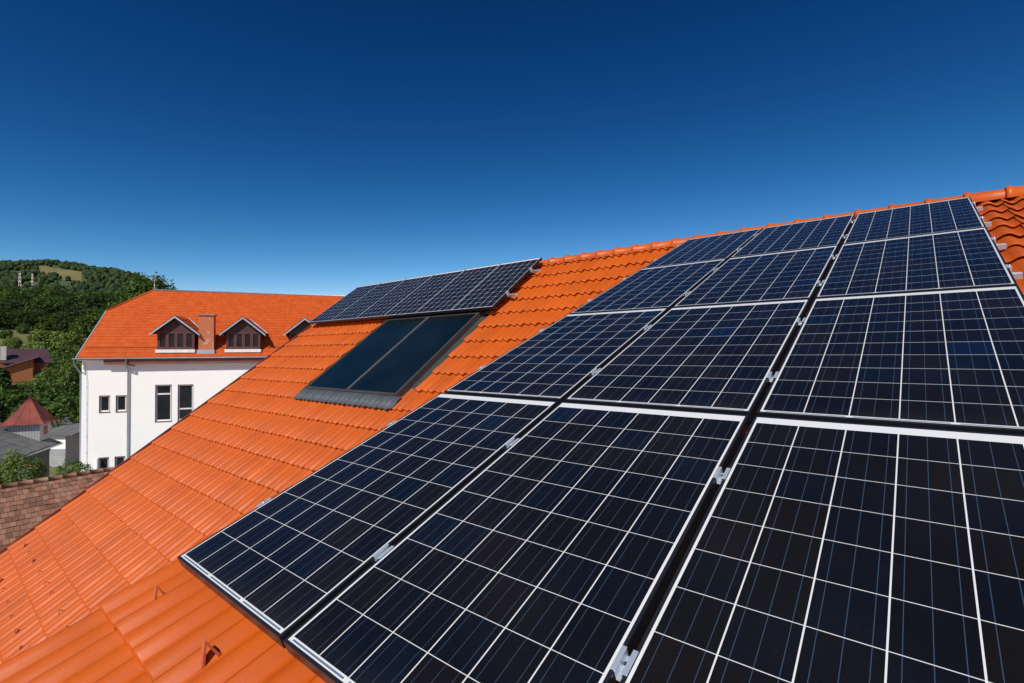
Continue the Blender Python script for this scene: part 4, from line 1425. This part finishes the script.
for x, z, h, words in ((6, 128, 2.6, "small round shrub alone on the meadow's left end"), (24, 140, 3.0, "darker shrub in the middle of the hillside meadow"),
                        (33, 122, 2.2, "low pale shrub on the meadow above the big light green bush"), (15, 112, 2.4, "low shrub on the meadow just above the purple roof's chimney")):
    tree(BUSH if h > 2.5 else BUSHL, "leafy_bush", words, px(x, z), z, h, h * 1.1)

# far woods: nobody could count these
def far_forest():
    rr = random.Random(21)
    mb = MB()
    bm = bmesh.new()
    bmesh.ops.create_icosphere(bm, subdivisions=2, radius=1.0)
    ico_v = [v.co.copy() for v in bm.verts]
    ico_f = [tuple(v.index for v in f.verts) for f in bm.faces]
    bm.free()
    bm = bmesh.new()
    bmesh.ops.create_icosphere(bm, subdivisions=1, radius=1.0)
    lo_v = [v.co.copy() for v in bm.verts]
    lo_f = [tuple(v.index for v in f.verts) for f in bm.faces]
    bm.free()
    n_ = 0
    while n_ < 5200:
        t_ = rr.uniform(-1.15, -0.45)
        zc = rr.uniform(270, 965) if rr.random() < 0.5 else rr.uniform(640, 965)
        xc = t_ * zc
        if in_field(xc, zc): continue
        dens = noise.noise(Vector((xc * 0.012, zc * 0.012, 9)))
        if dens < -0.28 and rr.random() < 0.75: continue
        if -1.01 < t_ < -0.955 and 660 < zc < 712: continue
        h = rr.uniform(4.5, 9.0) * (0.75 if zc < 400 else 1.0)
        r = h * rr.uniform(0.42, 0.6)
        c = bg(xc, zc, ground_h(xc, zc) + h * 0.42)
        off = Vector((rr.random() * 50, rr.random() * 50, 0))
        vv, ff = (ico_v, ico_f) if n_ % 3 == 0 else (lo_v, lo_f)
        vs = []
        for v in vv:
            k = 1 + 0.42 * noise.noise(v * 1.9 + off)
            vs.append((c.x + v.x * r * k, c.y + v.y * r * k, c.z + v.z * h * 0.55 * k))
        mb.add(vs, ff, 0, False)
        n_ += 1
    return mb
tag(far_forest().build("far_woods", M['forest']), "dense dark green woods covering the far hillside", "woods", kind='stuff')

# ------------------------------------------------------------------ two masts on the hill
M['mast_white'] = plain("white_mast_paint", (0.62, 0.64, 0.66), 0.6)
M['mast_red'] = plain("dull_red_mast_paint", (0.30, 0.14, 0.13), 0.6)
def mast(xp, zc, height, w0, label, base=None):
    xc = px(xp, zc)
    gz = ground_h(xc, zc) - 1 if base is None else base
    root = empty("lattice_mast", label, "radio mast", bg(xc, zc, gz), "radio masts on the far hill")
    o = bg(xc, zc, gz)
    mb = MB()
    lev = 8
    def w_at(z): return w0 * (1 - 0.6 * z / height)
    for k in range(lev):
        z0, z1 = height * k / lev, height * (k + 1) / lev
        a, b = w_at(z0), w_at(z1)
        cs = ((-1, -1), (1, -1), (1, 1), (-1, 1))
        m = k % 2
        for i in range(4):
            j = (i + 1) % 4
            P = lambda c, w, z: o + Vector((c[0] * w, c[1] * w, z))
            mb.tube([P(cs[i], a, z0), P(cs[i], b, z1)], 0.28, 4, m)
            mb.tube([P(cs[i], a, z0), P(cs[j], b, z1)], 0.18, 4, m)
            mb.tube([P(cs[i], b, z1), P(cs[j], b, z1)], 0.18, 4, m)
    mb.build("lattice", [M['mast_white'], M['mast_red']], root)
    for z in (0.45, 0.68, 0.9):
        mb = MB()
        for th in (0.3, 2.4, 4.5):
            c = o + Vector((math.cos(th) * w_at(height * z) * 1.3, math.sin(th) * w_at(height * z) * 1.3, height * z))
            mb.tube([c, c + Vector((0, 0, 2.6))], 0.5, 8)
        mb.build("antenna", M['mast_white'], root)
    mb = MB()
    mb.box((-3.4, -2, -0.5), (3.4, 2, 2.8), fr=lambda a, b, c: o + RH * (a + 2) + FH * (b - 3) + Vector((0, 0, c)))
    mb.build("equipment_hut", M['mast_white'], root)
    return root
mast(19, 690, 25, 1.3, "red and white lattice mast on the far hill, the nearer and brighter of the two")
mast(31.5, 705, 23, 0.9, "thin grey-white lattice mast on the far hill, right of the brighter mast")
